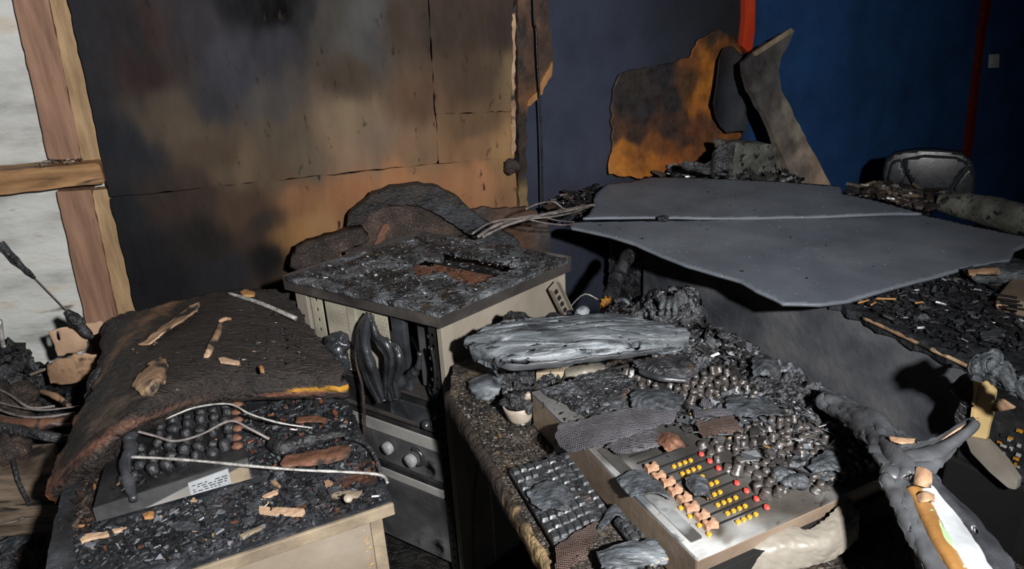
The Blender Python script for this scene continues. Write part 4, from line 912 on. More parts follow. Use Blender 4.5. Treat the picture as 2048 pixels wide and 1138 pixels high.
for i, (pts, lab_, mt) in enumerate([([(436, 716), (446, 714), (480, 722), (476, 727), (440, 722)], 'pinkish wood chip on the plywood below the split stick', 'tan'), ([(480, 584), (490, 578), (510, 584), (508, 590), (486, 590)], 'orange wood chip at the back edge of the plywood', 'orange_wood'), ([(518, 730), (526, 732), (528, 742), (520, 740)], 'tiny orange crumb in the middle of the plywood', 'orange_wood')]):
    T(plate('wood_chip', pts, HZ(.903), .006, MT[mt], None, cell=.003, jag=(.001, .006), seed=70 + i), lab_, 'wood chip')
T(sheet('peeled_bark', [[(262, 772, .900), (290, 740, .907), (320, 716, .900)], [(284, 790, .900), (312, 765, .922), (330, 728, .905)], [(300, 790, .897), (322, 768, .905), (326, 750, .900)]], .005, MT['tan_burnt'], None, (10, 10), lumps(.003, 60, 3), .014), 'curled peel of tan bark on the left of the warped plywood', 'bark')
T(sheet('peeled_bark', [[(280, 690, .885), (330, 650, .89), (395, 606, .90)], [(300, 690, .89), (340, 660, .90), (400, 620, .905)]], .004, MT['tan_burnt'], None, (8, 12), lumps(.004, 40, 6), .012), 'long tan peel along the back left edge of the warped plywood', 'bark')

# ================================================================ heap at far left
T(plate('torn_sheet', [(98, 662), (150, 648), (178, 652), (182, 672), (170, 700), (116, 712)], WL.off(.42), .006, MT['tan'], None, cell=.006, jag=(.005, .015), seed=30, holes=[[(114, 660), (118, 661), (122, 678), (118, 684), (114, 670)]], smooth=True, edge=lambda P, uv: P + (.03 * fbm(uv[..., 0] * 6, uv[..., 1] * 6, 3, 2))[..., None] * WL.n), 'torn tan board, upper piece with a burnt slit, below the stud', 'board')
T(plate('torn_sheet', [(168, 648), (200, 642), (216, 650), (206, 664), (184, 672), (176, 660)], WL.off(.46), .006, MT['tan'], None, cell=.006, jag=(.004, .015), seed=31), 'small torn tan board right of the charred stick', 'board')
T(plate('torn_sheet', [(96, 726), (130, 712), (172, 698), (200, 700), (196, 730), (160, 756), (102, 766)], WL.off(.50), .006, MT['tan_burnt'], None, cell=.006, jag=(.006, .015), seed=32, smooth=True, edge=lambda P, uv: P + (.05 * fbm(uv[..., 0] * 5, uv[..., 1] * 5, 6, 2))[..., None] * WL.n), 'torn tan board with sooty top, lowest of the three', 'board')
W3 = WL.off(.50)
T(tube('charred_stick', [W3.px(132, 622), W3.px(150, 640), W3.px(172, 664), W3.px(186, 676)], [.008, .022, .014, .006], MT['char'], None, 9, 5, .4, 4), 'charred stick leaning between the torn tan boards', 'stick')
W4 = WL.off(-.06)
T(tube('charred_lath', [W4.px(0, 486), W4.px(30, 520), W4.px(70, 556)], [.012, .016, .004], MT['char'], None, 8, 5, .4, 5), 'charred lath lying against the pale concrete', 'lath')
T(tube('thin_wire', [W4.px(68, 554), W4.px(105, 592), W4.px(142, 630)], .0025, MT['wire_grey'], None, 6, 5), 'thin wire from the charred lath down to the stick', 'wire')
T(tube('pale_rod', [W3.px(0, 640), W3.px(6, 690), W3.px(9, 690)], .006, MT['wire_light'], None, 8, 4), 'short pale rod at the far left edge of the heap', 'rod')
# heap body: charred mound between wall and cabinet
hn = [[(-260, 640, .55), (-120, 640, .55), (0, 655, .56), (40, 690, .57), (75, 722, .55), (120, 735, .5), (200, 760, .45)],
      [(-260, 720, .55), (-120, 720, .55), (0, 715, .55), (40, 740, .52), (80, 770, .45), (130, 790, .36), (200, 800, .34)],
      [(-260, 800, .52), (-120, 800, .52), (0, 790, .50), (50, 800, .44), (100, 830, .34), (150, 860, .25), (210, 880, .22)],
      [(-260, 900, .44), (-120, 900, .44), (0, 880, .40), (50, 900, .32), (100, 920, .2), (150, 950, .12), (210, 980, .1)],
      [(-260, 1050, .3), (-120, 1050, .28), (0, 1040, .2), (50, 1060, .12), (100, 1090, .06), (150, 1120, .03), (210, 1150, .03)],
      [(-260, 1300, .1), (-120, 1300, .06), (0, 1300, .04), (50, 1300, .03), (100, 1300, .02), (150, 1300, .02), (210, 1300, .02)]]
hw = np.array([[Z(*q) for q in row] for row in hn])
hd = (hw - WL.p) @ WL.n - .06; hw -= np.minimum(hd, 0)[..., None] * WL.n
o = sheet('charred_heap', hw, .02, MT['char'], None, (12, 12), crust(.03, 12, 17), .02, world=True)
T(o, 'black mound of burnt rubble between the wall and the left cabinet', 'rubble', kind='stuff')
def heapz(x, y): return .3
T(prism('burnt_crate', [tuple(Z(*q)[:2]) for q in ((-80, 900, .50), (112, 884, .50), (106, 948, .50), (-80, 958, .50))], .30, .50, MT['crate'], None, .006), 'scorched tan wooden crate half buried in the heap at far left', 'crate')
pl_items = [([(-30, 842, .56), (60, 850, .56), (150, 838, .55)], [.02, .022, .012], 'brown_wood', 'reddish charred plank end lying over the crate', 'plank'),
            ([(-40, 850, .58), (40, 862, .57), (120, 876, .55), (160, 870, .53)], [.014, .018, .012, .006], 'char', 'black charred plank above the crate', 'plank'),
            ([(80, 782, .55), (110, 792, .55), (140, 812, .53)], [.004, .012, .006], 'tan_burnt', 'tan splinter sticking out of the heap', 'splinter'),
            ([(60, 750, .58), (92, 738, .6)], .004, 'cab_edge', 'short pale stick above the heap', 'stick')]
for pts, r, mt, lab_, ct in pl_items: T(tube('charred_' + ct, [Z(*q) for q in pts], r, MT[mt], None, 8, 6, .35, len(pts)), lab_, ct)
for i, (pts, r) in enumerate([([(-20, 800, .58), (40, 815, .58), (90, 820, .57), (160, 812, .55)], .003), ([(-20, 812, .58), (30, 830, .58), (80, 835, .57), (150, 826, .55)], .004), ([(-20, 770, .6), (20, 790, .6), (60, 815, .58), (110, 812, .57)], .0035),
                              ([(-20, 830, .58), (60, 842, .57), (140, 850, .55)], .0045), ([(14, 860, .57), (22, 900, .53), (36, 960, .5), (60, 1010, .4)], .006), ([(-20, 1050, .4), (20, 1045, .4), (48, 1036, .38)], .003)]):
    T(tube('burnt_wire', [Z(*q) for q in pts], r, MT['wire_grey'] if i != 4 else MT['char'], None, 6, 6, .25, i), ['thin burnt wire highest across the tangle on the left heap', 'burnt wire second from the top in the tangle on the left heap', 'burnt wire sloping down from the left edge into the tangle', 'thickest grey burnt wire lowest in the tangle over the crate', 'thick charred cable hanging down over the front of the crate', 'short burnt wire low in the dark lower left corner'][i], 'wire', 'wires tangled over the left heap')
T(blob('charred_clump', Z(28, 800, .54), (.07, .06, .05), MT['char_brown'], None, .5, 2.4, 4, 2), 'tan-flecked burnt clump at the left edge of the heap', 'clump')
T(blob('charred_clump', Z(18, 900, .53), (.05, .04, .045), MT['char_brown'], None, .5, 2.4, 4, 5), 'burnt clump hanging in front of the crate', 'clump')
T(tube('charred_timber', [Z(214, 735, .76), Z(196, 765, .74), Z(180, 798, .70)], [.018, .026, .014], MT['char'], None, 10, 6, .4, 6), 'short charred timber poking out beside the warped plywood', 'timber')
for i, (pts, z) in enumerate([([(0, 1010), (40, 1000), (54, 1040), (20, 1056), (0, 1050)], .30), ([(0, 1085), (50, 1060), (66, 1070), (20, 1105), (0, 1110)], .28), ([(20, 1000), (60, 985), (70, 1010), (40, 1024)], .30)]):
    T(plate('ash_flake', pts, HZ(z), .008, MT['ash_sheet'], None, cell=.006, jag=(.004, .015), seed=80 + i, disp=lumps(.015, 25, i)), ['grey flake deep in the lower left corner, topmost', 'long grey flake lowest in the lower left corner', 'dark grey flake beside the topmost corner flake'][i], 'flake')
debris('rubble', [(-1.9, .6), (-.75, .6), (-.8, 2.0), (-1.9, 2.2)], .02, 500, (.01, .05), [(6, (24, 23, 24)), (2, (50, 48, 46)), (.4, (120, 92, 66))], 'burnt rubble on the floor at left', 'rubble', 20, world=True)
debris('rubble', [(-.3, .9), (.8, .9), (1.1, 1.4), (.3, 2.6), (-.2, 1.5)], .01, 500, (.008, .03), [(6, (22, 22, 24)), (2, (50, 48, 46)), (.3, (110, 90, 66))], 'burnt rubble on the floor below the desk', 'rubble', 21, world=True)

# ================================================================ desk with the mixing console
DZ = .75
M2 = Z(1395, 1115, .84); M1 = Z(1070, 790, .84); M3 = Z(1700, 985, .84)
e1 = nrm(M1 - M2); e2 = M3 - M2; e2 = nrm(e2 - e1 * (e1 @ e2)); up = np.array([0, 0, 1.0])
def MX(s, w_, z): return np.array([*(M2 + e1 * s + e2 * w_)[:2], z])
d0, d1 = Z(900, 786, DZ), Z(1112, 1140, DZ); d2 = d1 + (d1 - d0) * .6
dk = [d0, d1, d2, d2 + e2 * .62, MX(-.55, .50, DZ), MX(.2, .505, DZ), MX(.62, .56, DZ), MX(.86, .50, DZ), rt(.36, -.03, DZ), rt(.012, -.018, DZ)]
desk = E('studio_desk', [*((d0 + MX(.2, .5, 0)) / 2)[:2], 0], 'charred studio desk carrying the mixing console, its near edge chipped to bare wood', 'desk')
plate('desk_top', dk, HZ(DZ), .034, MT['desk'], desk, cell=.006, disp=crust(.004, 40, 14, .7), jag=(.003, .03), world=True, seed=9)
ud = nrm(d1 - d0); nd = np.array([ud[1], -ud[0], 0]); nd = nd if nd @ e2 < 0 else -nd
V = []; ek = 60
EP = [d0 + (d2 - d0) * (i / ek) for i in range(ek + 1)]
net_e = [[p + nd * (.000) + up * .002 for p in EP], [p + nd * .010 + up * (-.004) for p in EP], [p + nd * .010 + up * -.03 for p in EP], [p - nd * .004 + up * -.036 for p in EP]]
def edcol(s, t, P):
    n1 = fbm(s * 60, t * 3, 4, 3); k = np.clip((s - .46) * 6 + 1.6 * n1, 0, 1)[..., None]
    return np.array(lin((58, 48, 42))) * (1 + .5 * n1[..., None]) * (1 - k) + np.array(lin((170, 144, 104))) * k
ed = sheet('edge_band', net_e, .006, MT['desk_edge'], desk, (3, 3), lumps(.0035, 45, 8), .004, world=True, cols=edcol)
ed['label'] = 'chipped edge, bare wood near the viewer'
prism('desk_leg', [p[:2] for p in (MX(.55, .10, 0), MX(.55, .45, 0), MX(.57, .45, 0), MX(.57, .10, 0))], 0, DZ - .036, MT['dark_metal'], desk, .003)
prism('desk_leg', [p[:2] for p in (MX(-.3, .08, 0), MX(-.3, .45, 0), MX(-.28, .45, 0), MX(-.28, .08, 0))], 0, DZ - .036, MT['dark_metal'], desk, .003)
debris('ash_crumbs', [(915, 795), (1000, 760), (1080, 860), (1090, 910), (1020, 930), (1040, 1000), (990, 930)], DZ + .004, 800, (.0015, .006), [(5, (40, 36, 32)), (2, (76, 67, 56)), (.6, (130, 130, 130)), (.4, (104, 82, 56))], 'ash and wood crumbs on the bare strip of the desk', 'debris', 25)

# ---- console
con = E('mixing_console', MX(.27, .24, DZ + .002), 'large burnt mixing console with melted knobs, pale fader caps and yellow buttons', 'mixing console')
S0, S1, W0, W1 = 0.0, .545, 0.0, .49
CT = .838
prism('console_body', [MX(S0, W0, 0)[:2], MX(S0, W1, 0)[:2], MX(S1, W1, 0)[:2], MX(S1, W0, 0)[:2]], DZ + .004, CT - .004, MT['console_side'], con, .004)
plate('top_panel', [MX(S0, W0, CT), MX(S0, W1, CT), MX(S1, W1, CT), MX(S1, W0, CT)], HZ(CT), .006, MT['console_attr'], con, cell=.006, disp=lumps(.0008, 30, 2), world=True, seed=3, colf=idw([(1200, 935, (176, 178, 178)), (1190, 920, (120, 116, 110)), (1225, 955, (120, 120, 120)), (1240, 965, (84, 84, 84)), (1260, 990, (96, 100, 104)), (1290, 1020, (150, 150, 148)), (1330, 1060, (172, 172, 170)), (1390, 1098, (196, 198, 196)), (1450, 1082, (188, 190, 188)), (1420, 1085, (186, 188, 186)), (1500, 1060, (150, 150, 148)), (1540, 1046, (104, 102, 98)), (1440, 1070, (120, 116, 110)), (1410, 1050, (70, 66, 60)), (1400, 960, (70, 66, 60)), (1480, 1000, (62, 58, 52)), (1560, 1020, (76, 72, 66)), (1600, 1010, (74, 70, 66)), (1650, 990, (100, 98, 96)), (1300, 940, (70, 70, 70)), (1250, 905, (60, 58, 54)), (1350, 890, (56, 54, 52)), (1500, 900, (54, 52, 50)), (1300, 780, (50, 50, 50)), (1450, 740, (50, 50, 50)), (1340, 1000, (70, 66, 62)), (1600, 900, (54, 52, 50))], HZ(CT), 3.5))
plate('raised_strip', [MX(.03, .012, CT), MX(.03, .034, CT), MX(.30, .034, CT), MX(.30, .012, CT)], HZ(CT + .003), .004, MT['console'], con, cell=.006, world=True)
def cbox(name, s, w_, z, ls, lw_, h, mt, parent=con, bev=.0015):
    return box(name, MX(s, w_, z + h / 2), e1, e2, up, ls, lw_, h, MT[mt], parent, bev)
# master pieces
slot0 = cbox('fader_slot', 0, 0, 0, .0028, .115, .0016, 'void', None, 0)
yel0 = cbox('yellow_button', 0, 0, 0, .0062, .0066, .005, 'button_yellow', None, .0008)
red0 = blob('red_button', MX(0, 0, 0), (.0055, .0055, .004), MT['button_red'], None, .3, 2.5, 2, 1)
V = []; Fc = []                      # bow-tie fader cap
prof = [(-.011, .0078, .010), (-.006, .0066, .012), (0, .0036, .0085), (.006, .0064, .012), (.011, .0078, .010)]
for x, hw, h in prof: V += [MX(-hw, x, 0), MX(hw, x, 0), MX(hw * .8, x, h), MX(-hw * .8, x, h)]
for i in range(4):
    a, b = i * 4, i * 4 + 4
    Fc += [(a, a + 1, b + 1, b), (a + 1, a + 2, b + 2, b + 1), (a + 2, a + 3, b + 3, b + 2), (a + 3, a, b, b + 3)]
Fc += [(0, 3, 2, 1), (16, 17, 18, 19)]
cap0 = mesh_obj('fader_cap', V, Fc, MT['fader'], None, False, origin=MX(0, 0, 0))
kseg = [(.0082, 0), (.0090, .003), (.0072, .0055), (.0066, .0125), (.0058, .0150), (.0003, .0150)]
kn0 = [lathe('control_knob', [(r * (1 + .05 * q), h * (1 + .1 * q)) for r, h in kseg], MX(0, 0, 0), MT['knob'], None, 12, wob=.05 + .03 * q, seed=q * 2.1) for q in range(3)]
protos = [slot0, yel0, red0, cap0] + kn0
def put(p, s, w_, z, rot=(0, 0, 0), scale=None, nm=None):
    o = inst(p, nm or p.name.split('.')[0], MX(s, w_, z), con, rot, scale); return o
wob = lambda a: rnd.uniform(-a, a)
for k in range(8):
    s = .205 - k * .0232
    put(slot0, s - .001, .118, CT + .0004)
    put(cap0, s, .065 - .0008 * k + wob(.002), CT + .001, (0, 0, wob(.25)), (1, 1, rnd.uniform(.85, 1.15)))
    yb = s - .013
    if k != 3: put(red0, yb + .003, .166, CT + .001)
    if k in (0, 4, 5, 6, 7): put(yel0, yb, .046, CT + .0003)
    for j in range(4):
        if (k, j) in ((2, 3), (3, 0), (3, 1), (4, 3)): continue
        put(yel0, yb, .103 + .0122 * j + wob(.0006), CT + .0003)
for k in range(3): put(slot0, .232 + k * .023, .11, CT + .0004)
# melted knob forest
def forest(s0, s1, w0, w1, ds, dw, keep, jit=.003, tilt=.35, zlift=0.0):
    s = s0
    while s <= s1:
        w_ = w0
        while w_ <= w1:
            if keep(s, w_) and rnd.random() < .93:
                q = rnd.choice(kn0)
                put(q, s + wob(jit), w_ + wob(jit), CT - .001 + zlift, (wob(tilt), wob(tilt), rnd.uniform(0, 6)), (rnd.uniform(.85, 1.25), rnd.uniform(.85, 1.25), rnd.uniform(.7, 1.25)), 'control_knob')
            w_ += dw
        s += ds
forest(.028, .225, .185, .40, .0232, .0205, lambda s, w_: w_ < .40 and not (s < .05 and w_ < .26), .004)
forest(.40, .53, .215, .24, .022, .020, lambda s, w_: True)
forest(.345, .53, .262, .40, .0225, .022, lambda s, w_: (s > .44 and w_ < .31) or (s < .42) , .003)
forest(.28, .33, .30, .40, .0225, .022, lambda s, w_: rnd.random() < .7)
# orange led rows on the far left of the panel
for r in range(3):
    for j in range(4):
        put(yel0, .345 + r * .013, .088 + j * .0125, CT - .001, (0, 0, 0), (.6, .6, .6))
# crust of melted plastic over the back of the console
cr_pl = HZ(CT + .004)
def crustplate(name, pts, z, lab_, mt='char', cell=.0055, amp=.012, sc_=38, seed=0, cat='melted plastic', th=.006):
    o = plate(name, [MX(*p, z) for p in pts], HZ(z), th, MT[mt], None, cell=cell, disp=crust(amp, sc_, seed), jag=(.008, .02), world=True, seed=seed)
    return T(o, lab_, cat)
crustplate('melted_crust', [(.06, .405), (.24, .40), (.33, .415), (.40, .43), (.56, .45), (.57, .52), (.40, .53), (.2, .52), (.10, .50), (.02, .47)], CT + .008, 'grey cracked crust along the far edge of the console', 'char', amp=.018, seed=31)
crustplate('melted_crust', [(.225, .24), (.30, .22), (.335, .26), (.33, .37), (.27, .41), (.23, .38)], CT + .006, 'grey cracked crust in the middle of the console', 'ash_sheet', amp=.008, seed=32)
crustplate('melted_crust', [(.40, .05), (.545, .02), (.545, .20), (.46, .21), (.38, .16), (.36, .09)], CT + .004, 'flat black blistered crust on the left end of the console', 'char', amp=.006, sc_=45, seed=33)
crustplate('melted_crust', [(.43, .31), (.56, .30), (.58, .45), (.50, .46), (.44, .40)], CT + .014, 'black crust and scrap at the back corner of the console', 'char', amp=.02, seed=34)
crustplate('melted_crust', [(.03, .30), (.09, .27), (.12, .33), (.08, .39), (.03, .37)], CT + .012, 'bluish grey lump among the knobs near the console end', 'melt_grey', amp=.010, seed=35)
# blistered sponge lumps
T(blob('blistered_lump', MX(.075, .235, CT + .014), (.016, .02, .012), MT['ash_sheet'], None, .25, 3, 3, 3), 'first pitted grey lump among the knobs nearest the viewer', 'lump')
T(blob('blistered_lump', MX(.05, .245, CT + .014), (.022, .018, .012), MT['ash_sheet'], None, .25, 3, 3, 6), 'second, larger pitted grey lump beside the nearest knobs', 'lump')
T(tube('ribbed_hose', [MX(.292, .225, CT + .016), MX(.272, .262, CT + .018), MX(.252, .30, CT + .015)], .0085, MT['mesh_cloth'], None, 10, 10, .15, 2), 'short ribbed grey sleeve lying in the middle of the console', 'sleeve')
T(tube('ribbed_hose', [MX(.312, .262, CT + .02), MX(.292, .270, CT + .016)], .009, MT['mesh_cloth'], None, 10, 8, .2, 4), 'upright ribbed scrap behind the short sleeve', 'sleeve')
def flake(name, pts, z, curl, mt, lab_, seed, k=(10, 10), amp=.005, jag=.010, th=.0025, cat='burnt sheet'):
    net_ = [[(x, y, z + curl * dz) for x, y, dz in row] for row in pts]
    return T(sheet(name, net_, th, MT[mt], None, (k[0] + 4, k[1] + 4), lambda u, v: amp * .5 * fbm(u * 30, v * 30, seed, 3) + .0022 * fbm(u * 130, v * 130, seed + 3, 3), jag, seed=seed), lab_, cat)
flake('burnt_sheet', [[(1115, 856, 0), (1180, 835, .6), (1240, 822, .5), (1290, 808, .4), (1340, 800, .2)], [(1112, 880, -.4), (1180, 862, .5), (1240, 848, .7), (1300, 832, .5), (1360, 818, .2)], [(1140, 905, -1.2), (1190, 895, 0), (1240, 880, .4), (1290, 862, .4), (1340, 846, .1)]], .852, .012, 'mesh_cloth', 'burnt grey mesh cloth draped over the left part of the console', 41, (12, 12), .006)
flake('burnt_sheet', [[(1112, 862, 0), (1130, 850, .3), (1165, 838, .2)], [(1108, 885, -1.6), (1128, 880, -1), (1155, 868, 0)], [(1104, 905, -3.6), (1125, 902, -3), (1146, 895, -1)]], .846, .018, 'ash_sheet', 'grey flap hanging down the side of the console', 42, (12, 10), .004)
flake('burnt_sheet', [[(1260, 790, 0), (1290, 778, .4), (1330, 780, .6), (1360, 790, 0)], [(1262, 810, .2), (1300, 796, 1), (1340, 800, .8), (1364, 806, .1)], [(1290, 826, 0), (1310, 822, .6), (1336, 822, .3), (1356, 818, 0)]], .852, .014, 'ash_sheet', 'smooth grey flake behind the mesh cloth on the console', 43)
flake('burnt_sheet', [[(1210, 890, 0), (1260, 870, .4), (1300, 860, .3)], [(1230, 905, 0), (1290, 885, .6), (1330, 868, .3)], [(1290, 900, 0), (1320, 892, .3), (1350, 880, 0)]], .851, .012, 'mesh_cloth', 'wrinkled grey rag between mesh cloth and fader slots', 44)
flake('burnt_sheet', [[(1372, 958, 0), (1390, 950, .8), (1412, 960, .5)], [(1376, 975, 0), (1398, 970, 1), (1418, 978, .3)], [(1390, 992, 0), (1405, 992, .4), (1424, 1000, 0)]], .850, .012, 'ash_sheet', 'grey-green flake lying over the fader slots', 45, (8, 8), .003, .005)
flake('burnt_sheet', [[(1232, 958, 0), (1262, 946, .3), (1296, 944, .2)], [(1244, 975, 0), (1280, 966, .4), (1312, 962, .2)], [(1262, 994, 0), (1300, 990, .4), (1340, 994, 0)]], .846, .008, 'ash_sheet', 'thin grey sheet stuck on the console left of the fader caps', 46, (8, 8), .003, .008)
flake('burnt_sheet', [[(1310, 870, 0), (1335, 864, 1.0), (1352, 870, .4)], [(1322, 890, .3), (1350, 880, 1.6), (1366, 886, .5)], [(1336, 905, 0), (1356, 898, .6), (1372, 894, .2)]], .853, .014, 'brown_wood', 'brown charred scrap behind the fader slots', 47, (8, 8), .006, .008)
flake('burnt_sheet', [[(1400, 842, 0), (1440, 836, .4), (1470, 836, .2)], [(1396, 860, .2), (1440, 852, .7), (1475, 848, .4)], [(1410, 876, 0), (1450, 868, .4), (1484, 860, .1)]], .853, .012, 'mesh_brown', 'brownish mesh scrap in front of the ribbed sleeve', 48)
flake('burnt_sheet', [[(1450, 800, 0), (1490, 796, .4), (1540, 800, .4)], [(1456, 818, .2), (1500, 812, .8), (1560, 816, .4)], [(1470, 836, 0), (1520, 832, .5), (1580, 830, 0)]], .856, .014, 'ash_sheet', 'bluish grey sheet behind the ribbed sleeve', 49)
flake('burnt_sheet', [[(1620, 918, 0), (1660, 905, .4), (1690, 900, .2)], [(1618, 932, .2), (1660, 922, .8), (1696, 916, .4)], [(1630, 945, 0), (1670, 940, .4), (1700, 934, 0)]], .860, .012, 'ash_sheet', 'smooth grey sheet at the far right of the console knobs', 50)
flake('burnt_sheet', [[(1508, 716, 0), (1530, 712, .6), (1556, 726, .3)], [(1506, 736, .2), (1530, 734, 1.0), (1560, 742, .3)], [(1512, 752, 0), (1532, 752, .4), (1552, 752, 0)]], .87, .014, 'ash_sheet', 'upright grey piece at the back edge of the console', 51)
flake('burnt_sheet', [[(1268, 722, 0), (1310, 716, .8), (1370, 712, .6)], [(1275, 738, .2), (1320, 732, 1.2), (1390, 735, .5)], [(1290, 752, 0), (1330, 754, .6), (1380, 762, 0)]], .862, .016, 'char', 'black melted cover with a rolled edge at the back left of the console', 52)
tube_ = T(tube('rolled_edge', [Z(1280, 742, .87), Z(1320, 756, .872), Z(1376, 762, .87)], [.006, .008, .004], MT['melt'], None, 8, 6, .2, 3), 'shiny rolled plastic edge below the black melted cover', 'melted plastic')
debris('melted_scraps', [(1300, 830), (1480, 760), (1600, 790), (1690, 860), (1690, 980), (1560, 960), (1420, 880)], CT + .004, 700, (.002, .012), [(5, (34, 32, 32)), (3, (80, 82, 86)), (1, (130, 134, 138)), (.2, (200, 150, 80))], 'scraps of melted plastic and ash between the console knobs', 'debris', 27)
debris('melted_scraps', [(1250, 690), (1400, 640), (1500, 690), (1560, 740), (1450, 740), (1330, 700)], CT + .012, 500, (.003, .016), [(5, (34, 33, 34)), (3, (76, 78, 82)), (1, (140, 144, 148))], 'ash scraps along the back of the console', 'debris', 28)
debris('melted_flakes', [(1300, 840), (1480, 770), (1590, 800), (1690, 870), (1690, 960), (1560, 960), (1440, 890)], CT + .010, 260, (.006, .020), [(4, (44, 42, 42)), (4, (84, 87, 91)), (1, (128, 133, 138))], 'thin curled flakes of melted plastic over the console knobs', 'debris', 29, flat=.10)
debris('melted_flakes', [(1090, 800), (1230, 745), (1290, 770), (1250, 860), (1120, 880)], CT + .009, 70, (.003, .010), [(4, (46, 45, 47)), (4, (80, 84, 88)), (1, (118, 123, 128))], 'thin grey flakes on the left end of the console', 'debris', 30, flat=.10)
# warped pale end panel of the console
flake('end_panel', [[(1408, 1108, 0), (1470, 1085, .1), (1500, 1065, .4), (1560, 1053, .5), (1620, 1060, .4), (1660, 1030, .7), (1700, 1000, .8)],
                    [(1420, 1125, -.6), (1480, 1120, -.3), (1520, 1105, .1), (1580, 1090, .3), (1640, 1090, .2), (1680, 1060, .4), (1712, 1030, .6)],
                    [(1430, 1170, -1.8), (1490, 1165, -1.5), (1540, 1150, -1.2), (1600, 1135, -1), (1650, 1120, -1), (1690, 1100, -.6), (1715, 1075, -.3)]], .800, .03, 'pale_melt', 'pale warped end panel curling away from the console', 53, (14, 10), .002, .004, .004, 'panel')
prism('console_foot', [MX(-.012, -.0, 0)[:2], MX(-.012, .49, 0)[:2], MX(0, .49, 0)[:2], MX(0, 0, 0)[:2]], DZ + .004, CT - .03, MT['void'], con, .001)

# ---- computer keyboards on the front of the desk
def keyboard(name, pts, z, nr, nc, label, seed, skip):
    a, b, c, d = [Z(*p, z) for p in pts]      # corners: a (row0,col0), b (row0,colN), c, d
    kb = E(name, (a + c) / 2 - up * .012, label, 'keyboard')
    prism('keyboard_base', [p[:2] for p in (a, b, c, d)], z - .010, z, MT['char'], kb, .002)
    r0 = random.Random(seed)
    w1 = nrm(b - a); w2 = nrm(d - a); cw_ = np.linalg.norm(b - a) / nc; ch = np.linalg.norm(d - a) / nr
    V = []; 
    for hx, hz in ((.42, 0), (.30, .006)):
        for sx, sy in ((-1, -1), (1, -1), (1, 1), (-1, 1)): V.append(w1 * cw_ * hx * sx + w2 * ch * hx * sy + up * hz)
    Fc = [(3, 2, 1, 0), (4, 5, 6, 7), (0, 1, 5, 4), (1, 2, 6, 5), (2, 3, 7, 6), (3, 0, 4, 7)]
    k_ = mesh_obj('key_cap', V, Fc, MT['key'], None, False, origin=np.zeros(3)); me = k_.data; bpy.data.objects.remove(k_)
    for i in range(nr):
        for j in range(nc):
            if skip(i, j, r0): continue
            s, t = (j + .5) / nc, (i + .5) / nr
            q = a * (1 - s) * (1 - t) + b * s * (1 - t) + c * s * t + d * (1 - s) * t
            o = bpy.data.objects.new('key_cap', me); col.objects.link(o); o.parent = kb
            o.location = Vector((q + up * .0005).tolist()) - kb.location
            o.rotation_euler = (r0.uniform(-.12, .12), r0.uniform(-.12, .12), r0.uniform(-.06, .06)); o.scale = (1, 1, r0.uniform(.6, 1.25))
    return kb
keyboard('computer_keyboard', [(1018, 940), (1108, 1088), (1222, 1028), (1134, 904)], .772, 8, 9, 'melted black computer keyboard on the near strip of the desk', 5, lambda i, j, r: (2 <= j <= 5 and i < 4 and r.random() < .75) or (i >= 3 and i <= 4 and j < 5 and r.random() < .5) or i == 6)
keyboard('computer_keyboard', [(1228, 1040), (1262, 1085), (1300, 1070), (1262, 1022)], .772, 2, 4, 'small fragment of melted keys against the console side', 6, lambda i, j, r: False)
flake('burnt_sheet', [[(1052, 985, 0), (1100, 965, .5), (1135, 975, .3)], [(1064, 1005, .2), (1120, 985, .9), (1150, 1000, .3)], [(1080, 1025, 0), (1110, 1018, .5), (1130, 1020, 0)]], .780, .008, 'ash_sheet', 'wrinkled grey film melted over the keyboard', 54, (10, 10), .003, .008)
flake('burnt_sheet', [[(1196, 1052, 0), (1226, 1010, .4), (1246, 1024, .3)], [(1204, 1062, 0), (1232, 1034, .6), (1252, 1040, .2)]], .778, .01, 'ash_sheet', 'smooth grey flake between keyboard and console', 55, (8, 8), .002, .004)
flake('burnt_sheet', [[(1118, 1085, 0), (1160, 1065, .4), (1198, 1046, .6)], [(1112, 1115, 0), (1155, 1100, .4), (1190, 1075, .4)], [(1106, 1160, -.6), (1145, 1130, 0), (1180, 1100, 0)]], .776, .01, 'mesh_brown', 'brown mesh cloth folded below the keyboard', 56, (10, 10), .003, .008)
flake('burnt_sheet', [[(1196, 1110, 0), (1250, 1095, .6), (1305, 1085, .4)], [(1200, 1125, .3), (1260, 1112, 1), (1320, 1104, .5)], [(1215, 1150, 0), (1270, 1138, .5), (1330, 1130, 0)]], .782, .012, 'melt_grey', 'grey layered slab near the lower edge of the desk', 57, (10, 12), .005, .008, .008)
crustplate('ash_crust', [(-.03, -.20), (.03, -.16), (.05, -.02), (-.06, -.01), (-.12, -.1)], DZ + .010, 'grey crumbly crust at the bottom of the picture beside the console', 'char', amp=.014, seed=36)
T(box('pale_stick', Z(1318, 1124, .79), nrm(Z(1332, 1120, .79) - Z(1302, 1131, .79)), e1, up, .034, .004, .004, MT['tan'], None, .001), 'pale matchstick-like splinter beside the console side', 'splinter')

